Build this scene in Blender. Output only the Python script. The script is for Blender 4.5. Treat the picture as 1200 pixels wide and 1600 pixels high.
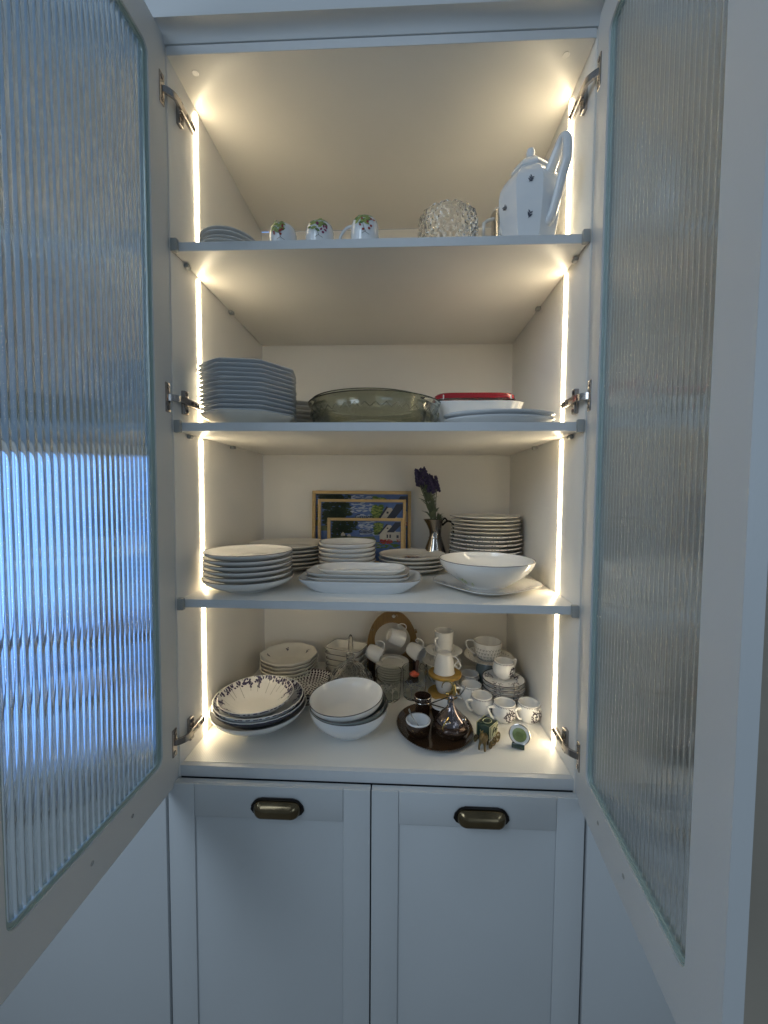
import bpy, bmesh, math, random
from math import sin, cos, pi, radians, sqrt
from mathutils import Vector, Matrix, Euler
random.seed(7)
S = bpy.context.scene
C = S.collection
for o in list(bpy.data.objects): bpy.data.objects.remove(o)

# ------------------------------------------------------------------ camera
PITCH, YAW, ROLL = 0.0484, 0.0429, 0.0063
fw = Vector((-sin(YAW)*cos(PITCH), cos(YAW)*cos(PITCH), -sin(PITCH)))
rt0 = Vector((cos(YAW), sin(YAW), 0)); up0 = rt0.cross(fw)
rt = cos(ROLL)*rt0 + sin(ROLL)*up0; up = -sin(ROLL)*rt0 + cos(ROLL)*up0
cd = bpy.data.cameras.new('camera'); cam = bpy.data.objects.new('camera', cd); C.objects.link(cam)
m = Matrix((rt, up, -fw)).transposed().to_4x4(); m.translation = Vector((0.057, -0.8442, 0.6111))
cam.matrix_world = m
cd.sensor_fit = 'HORIZONTAL'; cd.sensor_width = 36; cd.lens = 36*624.05/1200
cd.clip_start = 0.02; cd.clip_end = 60
S.camera = cam
# ------------------------------------------------------------------ world, lamps, exposure
w = bpy.data.worlds.new('World'); S.world = w; w.use_nodes = True
bg = w.node_tree.nodes['Background']; bg.inputs[0].default_value = (0.485, 0.615, 0.745, 1); bg.inputs[1].default_value = 0.19
def area(name, loc, target, sx, sy, power, col):
    l = bpy.data.lights.new(name, 'AREA'); l.shape = 'RECTANGLE'; l.size = sx; l.size_y = sy; l.energy = power; l.color = col
    o = bpy.data.objects.new(name, l); C.objects.link(o); o.location = loc
    o.rotation_euler = (Vector(target)-Vector(loc)).to_track_quat('-Z', 'Y').to_euler()
    return o
area('room_window_lamp', (-1.45, -1.9, 1.75), (0, 0, 0.1), 1.0, 1.3, 17, (0.68, 0.83, 1.0))
area('balcony_window_lamp', (1.5, -3.4, 0.9), (0, 0, 0.5), 1.2, 1.4, 7, (0.62, 0.80, 1.0))
vs = S.view_settings; vs.view_transform = 'Standard'; vs.look = 'None'; vs.exposure = .44; vs.gamma = 1
S.cycles.use_denoising = True; S.cycles.max_bounces = 14; S.cycles.diffuse_bounces = 6; S.cycles.transmission_bounces = 12
S.cycles.transparent_max_bounces = 16; S.cycles.sample_clamp_indirect = 6

# ------------------------------------------------------------------ materials
def mat(name, col, rough=.4, metal=0, coat=0, noise=0, nscale=30, bump=0, bscale=200, trans=0, ior=1.5, spec=.5, emit=None, es=0, stretch=(1,1,1), nrough=0):
    m = bpy.data.materials.new(name); m.use_nodes = True; nt = m.node_tree; p = nt.nodes['Principled BSDF']
    p.inputs['Base Color'].default_value = (*col, 1); p.inputs['Roughness'].default_value = rough; p.inputs['Metallic'].default_value = metal
    p.inputs['Coat Weight'].default_value = coat; p.inputs['Coat Roughness'].default_value = .06
    p.inputs['Transmission Weight'].default_value = trans; p.inputs['IOR'].default_value = ior; p.inputs['Specular IOR Level'].default_value = spec
    if emit: p.inputs['Emission Color'].default_value = (*emit, 1); p.inputs['Emission Strength'].default_value = es
    tc = nt.nodes.new('ShaderNodeTexCoord'); mp = nt.nodes.new('ShaderNodeMapping'); nt.links.new(tc.outputs['Object'], mp.inputs[0]); mp.inputs['Scale'].default_value = stretch
    if noise:
        n = nt.nodes.new('ShaderNodeTexNoise'); n.inputs['Scale'].default_value = nscale; n.inputs['Detail'].default_value = 6
        nt.links.new(mp.outputs[0], n.inputs[0]); r = nt.nodes.new('ShaderNodeMix'); r.data_type = 'RGBA'
        r.inputs[6].default_value = (*[c*(1-noise) for c in col], 1); r.inputs[7].default_value = (*[min(1, c*(1+noise)) for c in col], 1)
        nt.links.new(n.outputs[0], r.inputs[0]); nt.links.new(r.outputs[2], p.inputs['Base Color'])
        if nrough:
            mr = nt.nodes.new('ShaderNodeMapRange'); mr.inputs[3].default_value = max(0, rough-nrough); mr.inputs[4].default_value = rough+nrough
            nt.links.new(n.outputs[0], mr.inputs[0]); nt.links.new(mr.outputs[0], p.inputs['Roughness'])
    if bump:
        n2 = nt.nodes.new('ShaderNodeTexNoise'); n2.inputs['Scale'].default_value = bscale; n2.inputs['Detail'].default_value = 3
        nt.links.new(mp.outputs[0], n2.inputs[0]); b = nt.nodes.new('ShaderNodeBump'); b.inputs['Strength'].default_value = bump; b.inputs['Distance'].default_value = .002
        nt.links.new(n2.outputs[0], b.inputs['Height']); nt.links.new(b.outputs[0], p.inputs['Normal'])
    return m
M = {}
M['carcass'] = mat('cream_melamine', (.80, .775, .725), .34, noise=.03, nscale=9, bump=.05, bscale=420)
M['paint'] = mat('painted_door', (.56, .585, .60), .38, noise=.03, nscale=6, bump=.07, bscale=240, nrough=.05)
M['edge'] = mat('shelf_edging', (.60, .62, .635), .42, noise=.04, nscale=40)
M['clip'] = mat('grey_plastic', (.33, .34, .33), .45, noise=.05, nscale=60)
M['led'] = mat('led_diffuser', (1, .95, .85), .5, emit=(1, .83, .55), es=18)
M['white'] = mat('white_porcelain', (.80, .79, .765), .10, coat=.4, noise=.02, nscale=14, bump=.02, bscale=50)
M['white_blue'] = mat('bluish_porcelain', (.72, .745, .77), .12, coat=.4, noise=.02, nscale=12)
M['ivory'] = mat('ivory_stoneware', (.74, .71, .64), .16, coat=.3, noise=.035, nscale=25)
M['grey_cer'] = mat('grey_green_glaze', (.22, .26, .25), .15, coat=.4, noise=.06, nscale=20)
M['dark_cer'] = mat('dark_grey_glaze', (.10, .10, .115), .2, coat=.3, noise=.12, nscale=30)
M['rimdark'] = mat('dark_rim_glaze', (.085, .080, .080), .25, noise=.2, nscale=90)
M['rimgold'] = mat('grey_gold_rim_line', (.30, .24, .17), .28, metal=.5, noise=.15, nscale=90)
M['lav'] = mat('lavender_print', (.070, .060, .115), .25, noise=.3, nscale=120)
M['stem'] = mat('grey_stem_print', (.16, .17, .15), .3, noise=.2, nscale=90)
M['sprig'] = mat('navy_print', (.06, .068, .10), .25, noise=.2, nscale=120)
M['crest'] = mat('plum_black_print', (.055, .04, .055), .25, noise=.3, nscale=150)
M['greyprint'] = mat('grey_print', (.27, .27, .25), .25, noise=.2, nscale=120)
M['brownprint'] = mat('mauve_brown_print', (.16, .075, .07), .25, noise=.3, nscale=120)
M['greenprint'] = mat('green_leaf_print', (.09, .17, .035), .3, noise=.35, nscale=90)
M['greenprint2'] = mat('light_green_leaf_print', (.30, .36, .10), .3, noise=.3, nscale=90)
M['redprint'] = mat('berry_print', (.30, .05, .04), .3, noise=.4, nscale=90)
M['pinkprint'] = mat('plum_butterfly_print', (.22, .03, .10), .3, noise=.3, nscale=90)
M['steel'] = mat('brushed_steel', (.60, .57, .52), .24, metal=1, noise=.06, nscale=40, stretch=(1, 1, 14), nrough=.08)
M['silver'] = mat('tarnished_silver', (.40, .37, .34), .12, metal=1, noise=.12, nscale=22, nrough=.1)
M['hinge'] = mat('nickel_hinge', (.42, .39, .37), .22, metal=1, noise=.12, nscale=60, nrough=.1)
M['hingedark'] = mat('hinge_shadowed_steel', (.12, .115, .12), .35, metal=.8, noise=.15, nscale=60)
M['bronze'] = mat('antique_bronze', (.10, .075, .045), .22, metal=.9, noise=.35, nscale=26, coat=.4, nrough=.1)
M['bronzeedge'] = mat('dark_bronze_rim', (.02, .018, .018), .3, metal=.7, noise=.2, nscale=60)
M['copper'] = mat('dark_brown_copper', (.055, .028, .017), .22, metal=.55, noise=.4, nscale=70, bump=.5, bscale=260, coat=.5)
M['gold'] = mat('old_gold', (.48, .36, .14), .25, metal=.9, noise=.3, nscale=90)
M['antgold'] = mat('antique_gold', (.17, .125, .055), .3, metal=.8, noise=.5, nscale=140, bump=.6, bscale=500)
M['railing'] = mat('blue_grey_railing', (.10, .13, .19), .4, metal=.2, noise=.1)
M['brass'] = mat('aged_brass', (.17, .13, .075), .20, metal=.9, noise=.45, nscale=24, nrough=.1)
M['tray'] = mat('brown_lacquer', (.060, .032, .016), .14, coat=.7, noise=.5, nscale=30, nrough=.06)
M['smoke'] = mat('smoked_chrome', (.20, .17, .17), .09, metal=.9, noise=.3, nscale=30, nrough=.05)
M['wood'] = mat('bamboo', (.21, .125, .04), .4, noise=.35, nscale=16, stretch=(9, 1, 1), bump=.05)
M['wooddisc'] = mat('orange_bamboo', (.42, .25, .05), .38, noise=.3, nscale=18, stretch=(1, 8, 1))
M['wooddark'] = mat('dark_walnut', (.06, .03, .018), .45, noise=.3, nscale=30)
M['pine'] = mat('pale_pine_frame', (.52, .37, .17), .5, noise=.2, nscale=24, stretch=(1, 1, 6))
M['liner'] = mat('liner', (.78, .77, .735), .38)
M['red'] = mat('red_enamel', (.33, .015, .022), .25, coat=.3, noise=.12, nscale=20)
M['olive'] = mat('olive_glass', (.66, .67, .58), .04, trans=1, ior=1.45)
M['crystal'] = mat('cut_crystal', (.97, .97, .95), .02, trans=1, ior=1.52)
M['clear'] = mat('clear_glass', (.93, .95, .92), .03, trans=1, ior=1.3)
M['silvprint'] = mat('silver_tree_print', (.55, .53, .48), .35, metal=.6, noise=.3, nscale=120)
M['bluegreyprint'] = mat('blue_grey_tree_print', (.22, .25, .30), .35, metal=.4, noise=.3, nscale=120)
M['leafgreen'] = mat('dusty_leaf', (.12, .15, .09), .7, noise=.3, nscale=60)
M['purple'] = mat('lavender_bloom', (.038, .03, .085), .8, noise=.5, nscale=200)
M['greenbox'] = mat('bottle_green_glaze', (.025, .05, .035), .18, coat=.5, noise=.3, nscale=50)
M['creambox'] = mat('cream_relief', (.42, .42, .25), .4, noise=.25, nscale=90)
M['greenrelief'] = mat('green_relief', (.22, .28, .10), .35, noise=.4, nscale=80, bump=.5, bscale=400)
M['orange'] = mat('coral_plastic', (.62, .10, .05), .4, noise=.1)
M['bead'] = mat('greenish_sealant', (.32, .42, .42), .25, noise=.1, nscale=30, coat=.5)
M['wallp'] = mat('taupe_wall', (.46, .41, .34), .8, noise=.06, nscale=4, bump=.2, bscale=90)
M['palewall'] = mat('pale_plaster', (.80, .77, .71), .8, noise=.04, nscale=4, bump=.2, bscale=90)
M['bluewall'] = mat('steel_blue_wall', (.17, .26, .37), .45, noise=.05, nscale=5)
M['floor'] = mat('room_floor', (.28, .25, .21), .5, noise=.2, nscale=5)
M['counter'] = mat('pale_worktop', (.45, .50, .56), .25, noise=.1, nscale=40)
M['dark'] = mat('dark_gap', (.02, .022, .025), .8)  # near-black colour standing for the shade in gaps between the fronts
M['skyblue'] = mat('print_sky', (.085, .15, .36), .3, noise=.35, nscale=60)
M['cloud'] = mat('print_cloud', (.42, .48, .58), .3, noise=.25, nscale=90)
M['treedark'] = mat('print_dark_tree', (.035, .055, .025), .3, noise=.6, nscale=150)
M['house'] = mat('print_house', (.42, .40, .35), .3, noise=.15, nscale=90)
M['roof'] = mat('print_roof', (.035, .04, .06), .3, noise=.3, nscale=90)
M['flowerred'] = mat('print_flower', (.42, .05, .04), .3, noise=.5, nscale=150)
M['ink'] = mat('print_ink', (.03, .03, .04), .3)
M['trunk'] = mat('print_trunk', (.16, .10, .08), .3, noise=.4, nscale=150)
def sheet_glass(name, col, rough, clear):
    m = bpy.data.materials.new(name); m.use_nodes = True; nt = m.node_tree; nt.nodes.clear()
    out = nt.nodes.new('ShaderNodeOutputMaterial'); g = nt.nodes.new('ShaderNodeBsdfGlass'); g.inputs['Color'].default_value = (*col, 1); g.inputs['IOR'].default_value = 1.5
    g.inputs['Roughness'].default_value = rough; t = nt.nodes.new('ShaderNodeBsdfTransparent'); t.inputs[0].default_value = (*col, 1)
    n = nt.nodes.new('ShaderNodeTexNoise'); n.inputs['Scale'].default_value = 60; tc = nt.nodes.new('ShaderNodeTexCoord'); nt.links.new(tc.outputs['Object'], n.inputs[0])
    b = nt.nodes.new('ShaderNodeBump'); b.inputs['Strength'].default_value = .015; b.inputs['Distance'].default_value = .0005; nt.links.new(n.outputs[0], b.inputs['Height'])
    x = nt.nodes.new('ShaderNodeMixShader'); x.inputs[0].default_value = clear
    nt.links.new(g.outputs[0], x.inputs[1]); nt.links.new(t.outputs[0], x.inputs[2]); nt.links.new(x.outputs[0], out.inputs[0]); return m
M['reeded'] = sheet_glass('reeded_glass', (.96, .98, .985), .02, .12)
M['reeded_pale'] = sheet_glass('pale_reeded_glass', (.985, .985, .975), .04, .30)
# embossed shelf liner: fine diamond relief
nt = M['liner'].node_tree; p = nt.nodes['Principled BSDF']; tc = nt.nodes.new('ShaderNodeTexCoord'); mp = nt.nodes.new('ShaderNodeMapping'); mp.inputs['Rotation'].default_value = (0, 0, .785)
nt.links.new(tc.outputs['Object'], mp.inputs[0]); ck = nt.nodes.new('ShaderNodeTexVoronoi'); ck.inputs['Scale'].default_value = 260; ck.inputs['Randomness'].default_value = .15
nt.links.new(mp.outputs[0], ck.inputs[0]); b = nt.nodes.new('ShaderNodeBump'); b.inputs['Strength'].default_value = .5; b.inputs['Distance'].default_value = .0008
nt.links.new(ck.outputs[0], b.inputs['Height']); nt.links.new(b.outputs[0], p.inputs['Normal'])
# window daylight
def emis(name, c, s):
    m = bpy.data.materials.new(name); m.use_nodes = True; nt = m.node_tree; nt.nodes.clear(); o = nt.nodes.new('ShaderNodeOutputMaterial'); e = nt.nodes.new('ShaderNodeEmission')
    e.inputs[0].default_value = (*c, 1); e.inputs[1].default_value = s; nt.links.new(e.outputs[0], o.inputs[0]); return m
M['daysky'] = emis('day_sky', (.20, .42, 1.0), 1.9)

# ------------------------------------------------------------------ mesh helpers
class MB:
    def __init__(s): s.v = []; s.f = []
    def add(s, vs, fs):
        n = len(s.v); s.v += [tuple(x) for x in vs]; s.f += [tuple(i+n for i in f) for f in fs]; return s
    def box(s, x0, x1, y0, y1, z0, z1, b=0):
        if b:
            bm = bmesh.new(); bmesh.ops.create_cube(bm, size=1)
            for v in bm.verts: v.co = Vector(((x0+x1)/2+v.co.x*(x1-x0), (y0+y1)/2+v.co.y*(y1-y0), (z0+z1)/2+v.co.z*(z1-z0)))
            bmesh.ops.bevel(bm, geom=list(bm.edges), offset=b, segments=2, affect='EDGES', profile=.5)
            bm.verts.index_update(); s.add([v.co for v in bm.verts], [[v.index for v in f.verts] for f in bm.faces]); bm.free(); return s
        return s.add([(x, y, z) for x in (x0, x1) for y in (y0, y1) for z in (z0, z1)],
                     [(0, 1, 3, 2), (4, 6, 7, 5), (0, 4, 5, 1), (2, 3, 7, 6), (0, 2, 6, 4), (1, 5, 7, 3)])
    def lathe(s, prof, n=56, outl=None, c=(0, 0, 0), mod=None):
        vs = []; fs = []; rings = []
        for r, z in prof:
            if r < 1e-6: rings.append([len(vs)]); vs.append((c[0], c[1], c[2]+z)); continue
            row = []
            for k in range(n):
                a = 2*pi*k/n; ox, oy = outl(a) if outl else (cos(a), sin(a)); rr = r*(mod(a, z, r) if mod else 1)
                row.append(len(vs)); vs.append((c[0]+rr*ox, c[1]+rr*oy, c[2]+z))
            rings.append(row)
        for A, B in zip(rings, rings[1:]):
            for k in range(n):
                a0, a1 = A[k % len(A)], A[(k+1) % len(A)]; b0, b1 = B[k % len(B)], B[(k+1) % len(B)]
                f = []
                for q in (a0, a1, b1, b0):
                    if q not in f: f.append(q)
                if len(f) > 2: fs.append(f)
        return s.add(vs, fs)
    def tube(s, pts, r, n=8, closed=False, flat=1):
        pts = [Vector(p) for p in pts]; N = len(pts); vs = []; fs = []
        rr = r if isinstance(r, (list, tuple)) else [r]*N; prev = None
        for i in range(N):
            t = (pts[(i+1) % N]-pts[i-1]) if closed else (pts[min(i+1, N-1)]-pts[max(i-1, 0)])
            t.normalize()
            if prev is None: u = t.cross(Vector((0, 0, 1))); u = u if u.length > .1 else t.cross(Vector((0, 1, 0)))
            else: u = prev-t*prev.dot(t)
            u.normalize(); prev = u; w2 = t.cross(u)
            for k in range(n): a = 2*pi*k/n; vs.append(pts[i]+u*cos(a)*rr[i]+w2*sin(a)*rr[i]*flat)
        for i in range(N if closed else N-1):
            j = (i+1) % N
            for k in range(n): fs.append((i*n+k, i*n+(k+1) % n, j*n+(k+1) % n, j*n+k))
        if not closed: fs.append(tuple(range(n))[::-1]); fs.append(tuple((N-1)*n+k for k in range(n)))
        return s.add(vs, fs)
    def ball(s, c, r, n=8, sc=(1, 1, 1), rot=None):
        pr = [(sin(pi*i/(n//2+1)), -cos(pi*i/(n//2+1))) for i in range(n//2+2)]; pr[0] = (0, -1); pr[-1] = (0, 1)
        t = MB().lathe(pr, n); R = rot.to_matrix() if rot else Matrix.Identity(3)
        return s.add([Vector(c)+R @ Vector((x*r*sc[0], y*r*sc[1], z*r*sc[2])) for x, y, z in t.v], t.f)
    def loops(s, loops, t, axis='y', off=0):
        """flat plate outlined by 2-D loops (first outer, others holes) with thickness t"""
        bm = bmesh.new(); E = []
        for L in loops:
            vv = [bm.verts.new((x, 0, z)) for x, z in L]
            E += [bm.edges.new((vv[i], vv[(i+1) % len(vv)])) for i in range(len(vv))]
        bmesh.ops.triangle_fill(bm, edges=E, use_beauty=True, normal=(0, -1, 0))
        r = bmesh.ops.extrude_face_region(bm, geom=list(bm.faces)); bmesh.ops.translate(bm, verts=[g for g in r['geom'] if isinstance(g, bmesh.types.BMVert)], vec=(0, t, 0))
        bmesh.ops.recalc_face_normals(bm, faces=list(bm.faces)); bm.verts.index_update()
        def mp(c): return (c.x, c.y+off, c.z) if axis == 'y' else (c.y+off, c.x, c.z)
        s.add([mp(v.co) for v in bm.verts], [[v.index for v in f.verts] for f in bm.faces]); bm.free(); return s
    def build(s, name, m, parent=None, loc=None, rot=None, sharp=38, flat=False, recalc=True):
        me = bpy.data.meshes.new(name); me.from_pydata([tuple(v) for v in s.v], [], s.f); me.materials.append(M[m] if isinstance(m, str) else m)
        if recalc:
            bm = bmesh.new(); bm.from_mesh(me); bmesh.ops.recalc_face_normals(bm, faces=list(bm.faces)); bm.to_mesh(me); bm.free()
        if not flat:
            me.polygons.foreach_set('use_smooth', [True]*len(me.polygons)); me.set_sharp_from_angle(angle=radians(sharp))
        o = bpy.data.objects.new(name, me); C.objects.link(o)
        if parent: o.parent = parent
        if loc: o.location = loc
        if rot: o.rotation_euler = rot
        return o
def thing(name, label, cat, loc=(0, 0, 0), rot=(0, 0, 0), group=None):
    o = bpy.data.objects.new(name, None); C.objects.link(o); o.empty_display_size = .02; o.location = loc; o.rotation_euler = rot
    o['label'] = label; o['category'] = cat
    if group: o['group'] = group
    return o
def tag(o, label, cat, group=None):
    o['label'] = label; o['category'] = cat
    if group: o['group'] = group
    return o
def structure(o): o['kind'] = 'structure'; return o
def kids(o): return [c for c in bpy.data.objects if c.parent == o]
def dup(root, loc, label, rz=None):
    mp = {}
    ch = kids(root); r = root.copy(); C.objects.link(r); r.location = loc; r['label'] = label
    if rz is not None: r.rotation_euler = (root.rotation_euler[0], root.rotation_euler[1], rz)
    for c in ch:
        d = c.copy(); C.objects.link(d); d.parent = r
        for g in kids(c): e = g.copy(); C.objects.link(e); e.parent = d
    return r
def bx(name, m, parent, x0, x1, y0, y1, z0, z1, b=.0008): return MB().box(x0, x1, y0, y1, z0, z1, b).build(name, m, parent)
def rrect(x0, x1, z0, z1, r, n=6):
    P = []
    for cx, cz, a0 in ((x1-r, z1-r, 0), (x0+r, z1-r, 90), (x0+r, z0+r, 180), (x1-r, z0+r, 270)):
        for k in range(n+1): a = radians(a0+90*k/n); P.append((cx+r*cos(a), cz+r*sin(a)))
    return P
def smooth(P, k=4):
    """Catmull-Rom through the points"""
    P = [Vector(p) for p in P]; out = []
    for i in range(len(P)-1):
        a, b2, c, d = P[max(i-1, 0)], P[i], P[i+1], P[min(i+2, len(P)-1)]
        for j in range(k):
            t = j/k; out.append(.5*((2*b2)+(c-a)*t+(2*a-5*b2+4*c-d)*t*t+(3*b2-a-3*c+d)*t**3))
    out.append(P[-1]); return out
# outlines
def ell(ax, ay): return lambda a: (ax*cos(a), ay*sin(a))
def sup(ax, ay, e): return lambda a: (ax*math.copysign(abs(cos(a))**(2/e), cos(a)), ay*math.copysign(abs(sin(a))**(2/e), sin(a)))
def ngon(n, soft=.0, ph=0):
    def f(a):
        b = ((a-ph) % (2*pi/n))-pi/n; r = cos(pi/n)/cos(b); r = r*(1-soft)+soft*(.5+.5*cos(pi/n)); return (r*cos(a), r*sin(a))
    return f
def scallop(n, amp, base=None):
    def f(a):
        x, y = base(a) if base else (cos(a), sin(a)); k = 1+amp*abs(sin(n*a/2)); return (x*k, y*k)
    return f
# flat leaf shapes mapped on to a surface
def leaf2(cx, cy, a, l, wd):
    pts = [(0, 0), (.3*l, wd*.5), (.65*l, wd*.45), (l, 0), (.65*l, -wd*.45), (.3*l, -wd*.5)]
    return [(cx+x*cos(a)-y*sin(a), cy+x*sin(a)+y*cos(a)) for x, y in pts]
def dot2(cx, cy, r, n=7, sy=1, a0=0): return [(cx+r*cos(2*pi*k/n+a0), cy+r*sy*sin(2*pi*k/n+a0)) for k in range(n)]
def line2(x0, y0, x1, y1, wd):
    dx, dy = x1-x0, y1-y0; l = sqrt(dx*dx+dy*dy) or 1; nx, ny = -dy/l*wd/2, dx/l*wd/2
    return [(x0+nx, y0+ny), (x1+nx, y1+ny), (x1-nx, y1-ny), (x0-nx, y0-ny)]
def interp(tab, t):
    for (a, va), (b2, vb) in zip(tab, tab[1:]):
        if a <= t <= b2: return va+(vb-va)*(t-a)/max(b2-a, 1e-9)
    return tab[0][1] if t < tab[0][0] else tab[-1][1]
def onside(prof, th0, z0, e=.0004):
    """2-D shapes on the outer wall of a lathe; prof = [(r,z)..] rising"""
    tab = [(z, r) for r, z in prof]
    def f(x, y):
        z = z0+y; r = interp(tab, z); a = th0+x/max(r, .008); return ((r+e)*cos(a), (r+e)*sin(a), z)
    return f
def ondish(prof, sx=1, sy=1, e=.0005):
    tab = sorted([(r, z) for r, z in prof])
    def f(x, y): return (x, y, interp(tab, sqrt((x/sx)**2+(y/sy)**2))+e)
    return f
def decal(name, m, parent, shapes, f, loc=None):
    b = MB()
    for s in shapes:
        b.add([f(x, y) for x, y in s], [tuple(range(len(s)))])
    o = b.build(name, m, parent, loc=loc, flat=True, recalc=False)
    if len(shapes) > 1: o['kind'] = 'stuff'
    return o
def sprig(cx, cy, s, a=pi/2, n=5, rnd=.3):
    out = [line2(cx, cy, cx+cos(a)*s*.8, cy+sin(a)*s*.8, s*.07)]
    for k in range(n):
        t = .15+.75*k/max(n-1, 1); sd = 1 if k % 2 else -1
        out.append(leaf2(cx+cos(a)*s*t*.8, cy+sin(a)*s*t*.8, a+sd*(.9+random.uniform(-rnd, rnd)), s*.48, s*.17))
    return out
def crest(cx, cy, s):
    """roundel of scrolls: two mirrored curls, a middle stem and a dense filling of small leaves"""
    out = [line2(cx, cy-s*.42, cx, cy+s*.45, s*.06)]
    for sd in (-1, 1):
        for (ox, oy, r0, a0, tn) in ((.20, .16, .17, 0, 5.2), (.24, -.14, .15, 2, 5), (.40, .02, .10, 1, 5), (.10, .36, .10, 3, 4.6), (.12, -.36, .10, 2, 4.6)):
            pr = None
            for q in range(12):
                a = a0+tn*q/11; rr = r0*s*(1-.55*q/11); p = (cx+sd*(ox*s+rr*cos(a)), cy+oy*s+rr*sin(a))
                if pr: out.append(line2(*pr, *p, s*.07))
                pr = p
    for k in range(46):
        a = random.uniform(0, 2*pi); r = s*sqrt(random.random())*.46
        out.append(leaf2(cx+r*cos(a), cy+r*sin(a)*1.05, a+random.choice((0, 1.3, -1.3)), s*random.uniform(.09, .16), s*.075))
    return out

# ================================================================== the place
A = .432; D = .5606; T = 1.504
structure(bx('floor', 'floor', None, -3, 3, -4, 1.5, -.92, -.90, 0))
lw = MB().box(-2.6, -.4525, .030, .075, .712, 2.4).box(-2.6, -.4525, .030, .075, -.9, -.010).box(-2.6, -1.75, .030, .075, -.010, .712)
structure(lw.build('window_wall', 'bluewall', flat=True))
structure(bx('back_wall', 'palewall', None, .4525, .7495, .003, .050, -.9, 2.4, 0))
structure(bx('side_wall', 'wallp', None, .750, 2.6, .003, .050, -.9, 2.4, 0))
structure(bx('sky', 'daysky', None, -3.6, -.46, .90, .91, -1.5, 2.2, 0))

cab = thing('dish_cabinet', 'tall built-in cabinet with open reeded glass doors, warm light strips and loaded shelves', 'cabinet')
for s in (-1, 1): bx('side_panel', 'carcass', cab, min(s*A, s*.450), max(s*A, s*.450), .0005, D, -.90, T+.018)
bx('back_panel', 'carcass', cab, -A+.0002, A-.0002, D-.004, D+.004, -.9, T, 0)
bx('top_panel', 'carcass', cab, -A+.0002, A-.0002, .0, D-.005, T, T+.018)
bp = bx('bottom_panel', 'edge', cab, -A+.0002, A-.0002, .0, D-.005, -.0252, 0)
bx('shelf_liner', 'liner', bp, -A+.002, A-.002, .012, D-.006, .0002, .0012, 0)
# round cover caps on the top panel
for x, y in ((-.39, .035), (.385, .028)):
    MB().lathe([(0, -.0006), (.0062, -.0006), (.0068, 0), (.0068, .001)], 24).build('cover_cap', 'carcass', cab, loc=(x, y, T))
SH = [(.3732, 'lower'), (.7597, 'middle'), (1.1371, 'upper')]
for z, _ in SH:
    sh = MB().box(-A+.0015, A-.0015, .009, D-.006, z-.018, z, .0006).build('shelf', 'carcass', cab)
    bx('edge_band', 'edge', sh, -A+.0015, A-.0015, .0078, .0088, z-.018, z, 0)
    for s in (-1, 1):
        MB().box(min(s*(A-.0145), s*(A-.001)), max(s*(A-.0145), s*(A-.001)), -.003, .0074, z-.022, z+.004, .0012).build('shelf_clip', 'clip', sh)
        MB().tube([(s*(A-.006), .05, z-.024), (s*(A-.006), .062, z-.024)], .005, 10).build('shelf_pin', 'clip', sh)
        MB().box(min(s*(A-.012), s*(A-.0005)), max(s*(A-.012), s*(A-.0005)), .28, .296, z-.026, z-.0185, .001).build('shelf_pin', 'clip', sh)
# light strips let into the side panels
for s in (-1, 1):
    b = MB()
    zs = [.004]+[q for z, _ in SH for q in (z-.0235, z+.0015)]+[T-.010]
    for i in range(0, len(zs), 2):
        x0, x1 = s*(A-.0032), s*(A-.0002)
        b.box(min(x0, x1), max(x0, x1), .1090, .1192, zs[i], zs[i+1], .0005)
    b.build('led_strip', 'led', cab)
# cornice above the doors: stepped mouldings, the lowest a hollow cove
b = MB(); prof = [(.018, 1.5225), (-.004, 1.5225), (-.004, 1.5225), (-.006, 1.526), (-.010, 1.533), (-.018, 1.539), (-.026, 1.541), (-.034, 1.541), (-.034, 1.588), (-.045, 1.592), (-.056, 1.600), (-.064, 1.612), (-.068, 1.630), (-.068, 1.70), (.018, 1.70)]
n = len(prof); vs = [(x, y, z) for x in (-.455, .455) for y, z in prof]
b.add(vs, [(i, (i+1) % n, n+(i+1) % n, n+i) for i in range(n)]+[tuple(range(n)), tuple(range(n, 2*n))[::-1]])
b.build('cornice', 'paint', cab, sharp=30)
bx('top_edging', 'edge', cab, -A+.0005, A-.0005, -.0012, -.0003, T, T+.018, 0)

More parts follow.
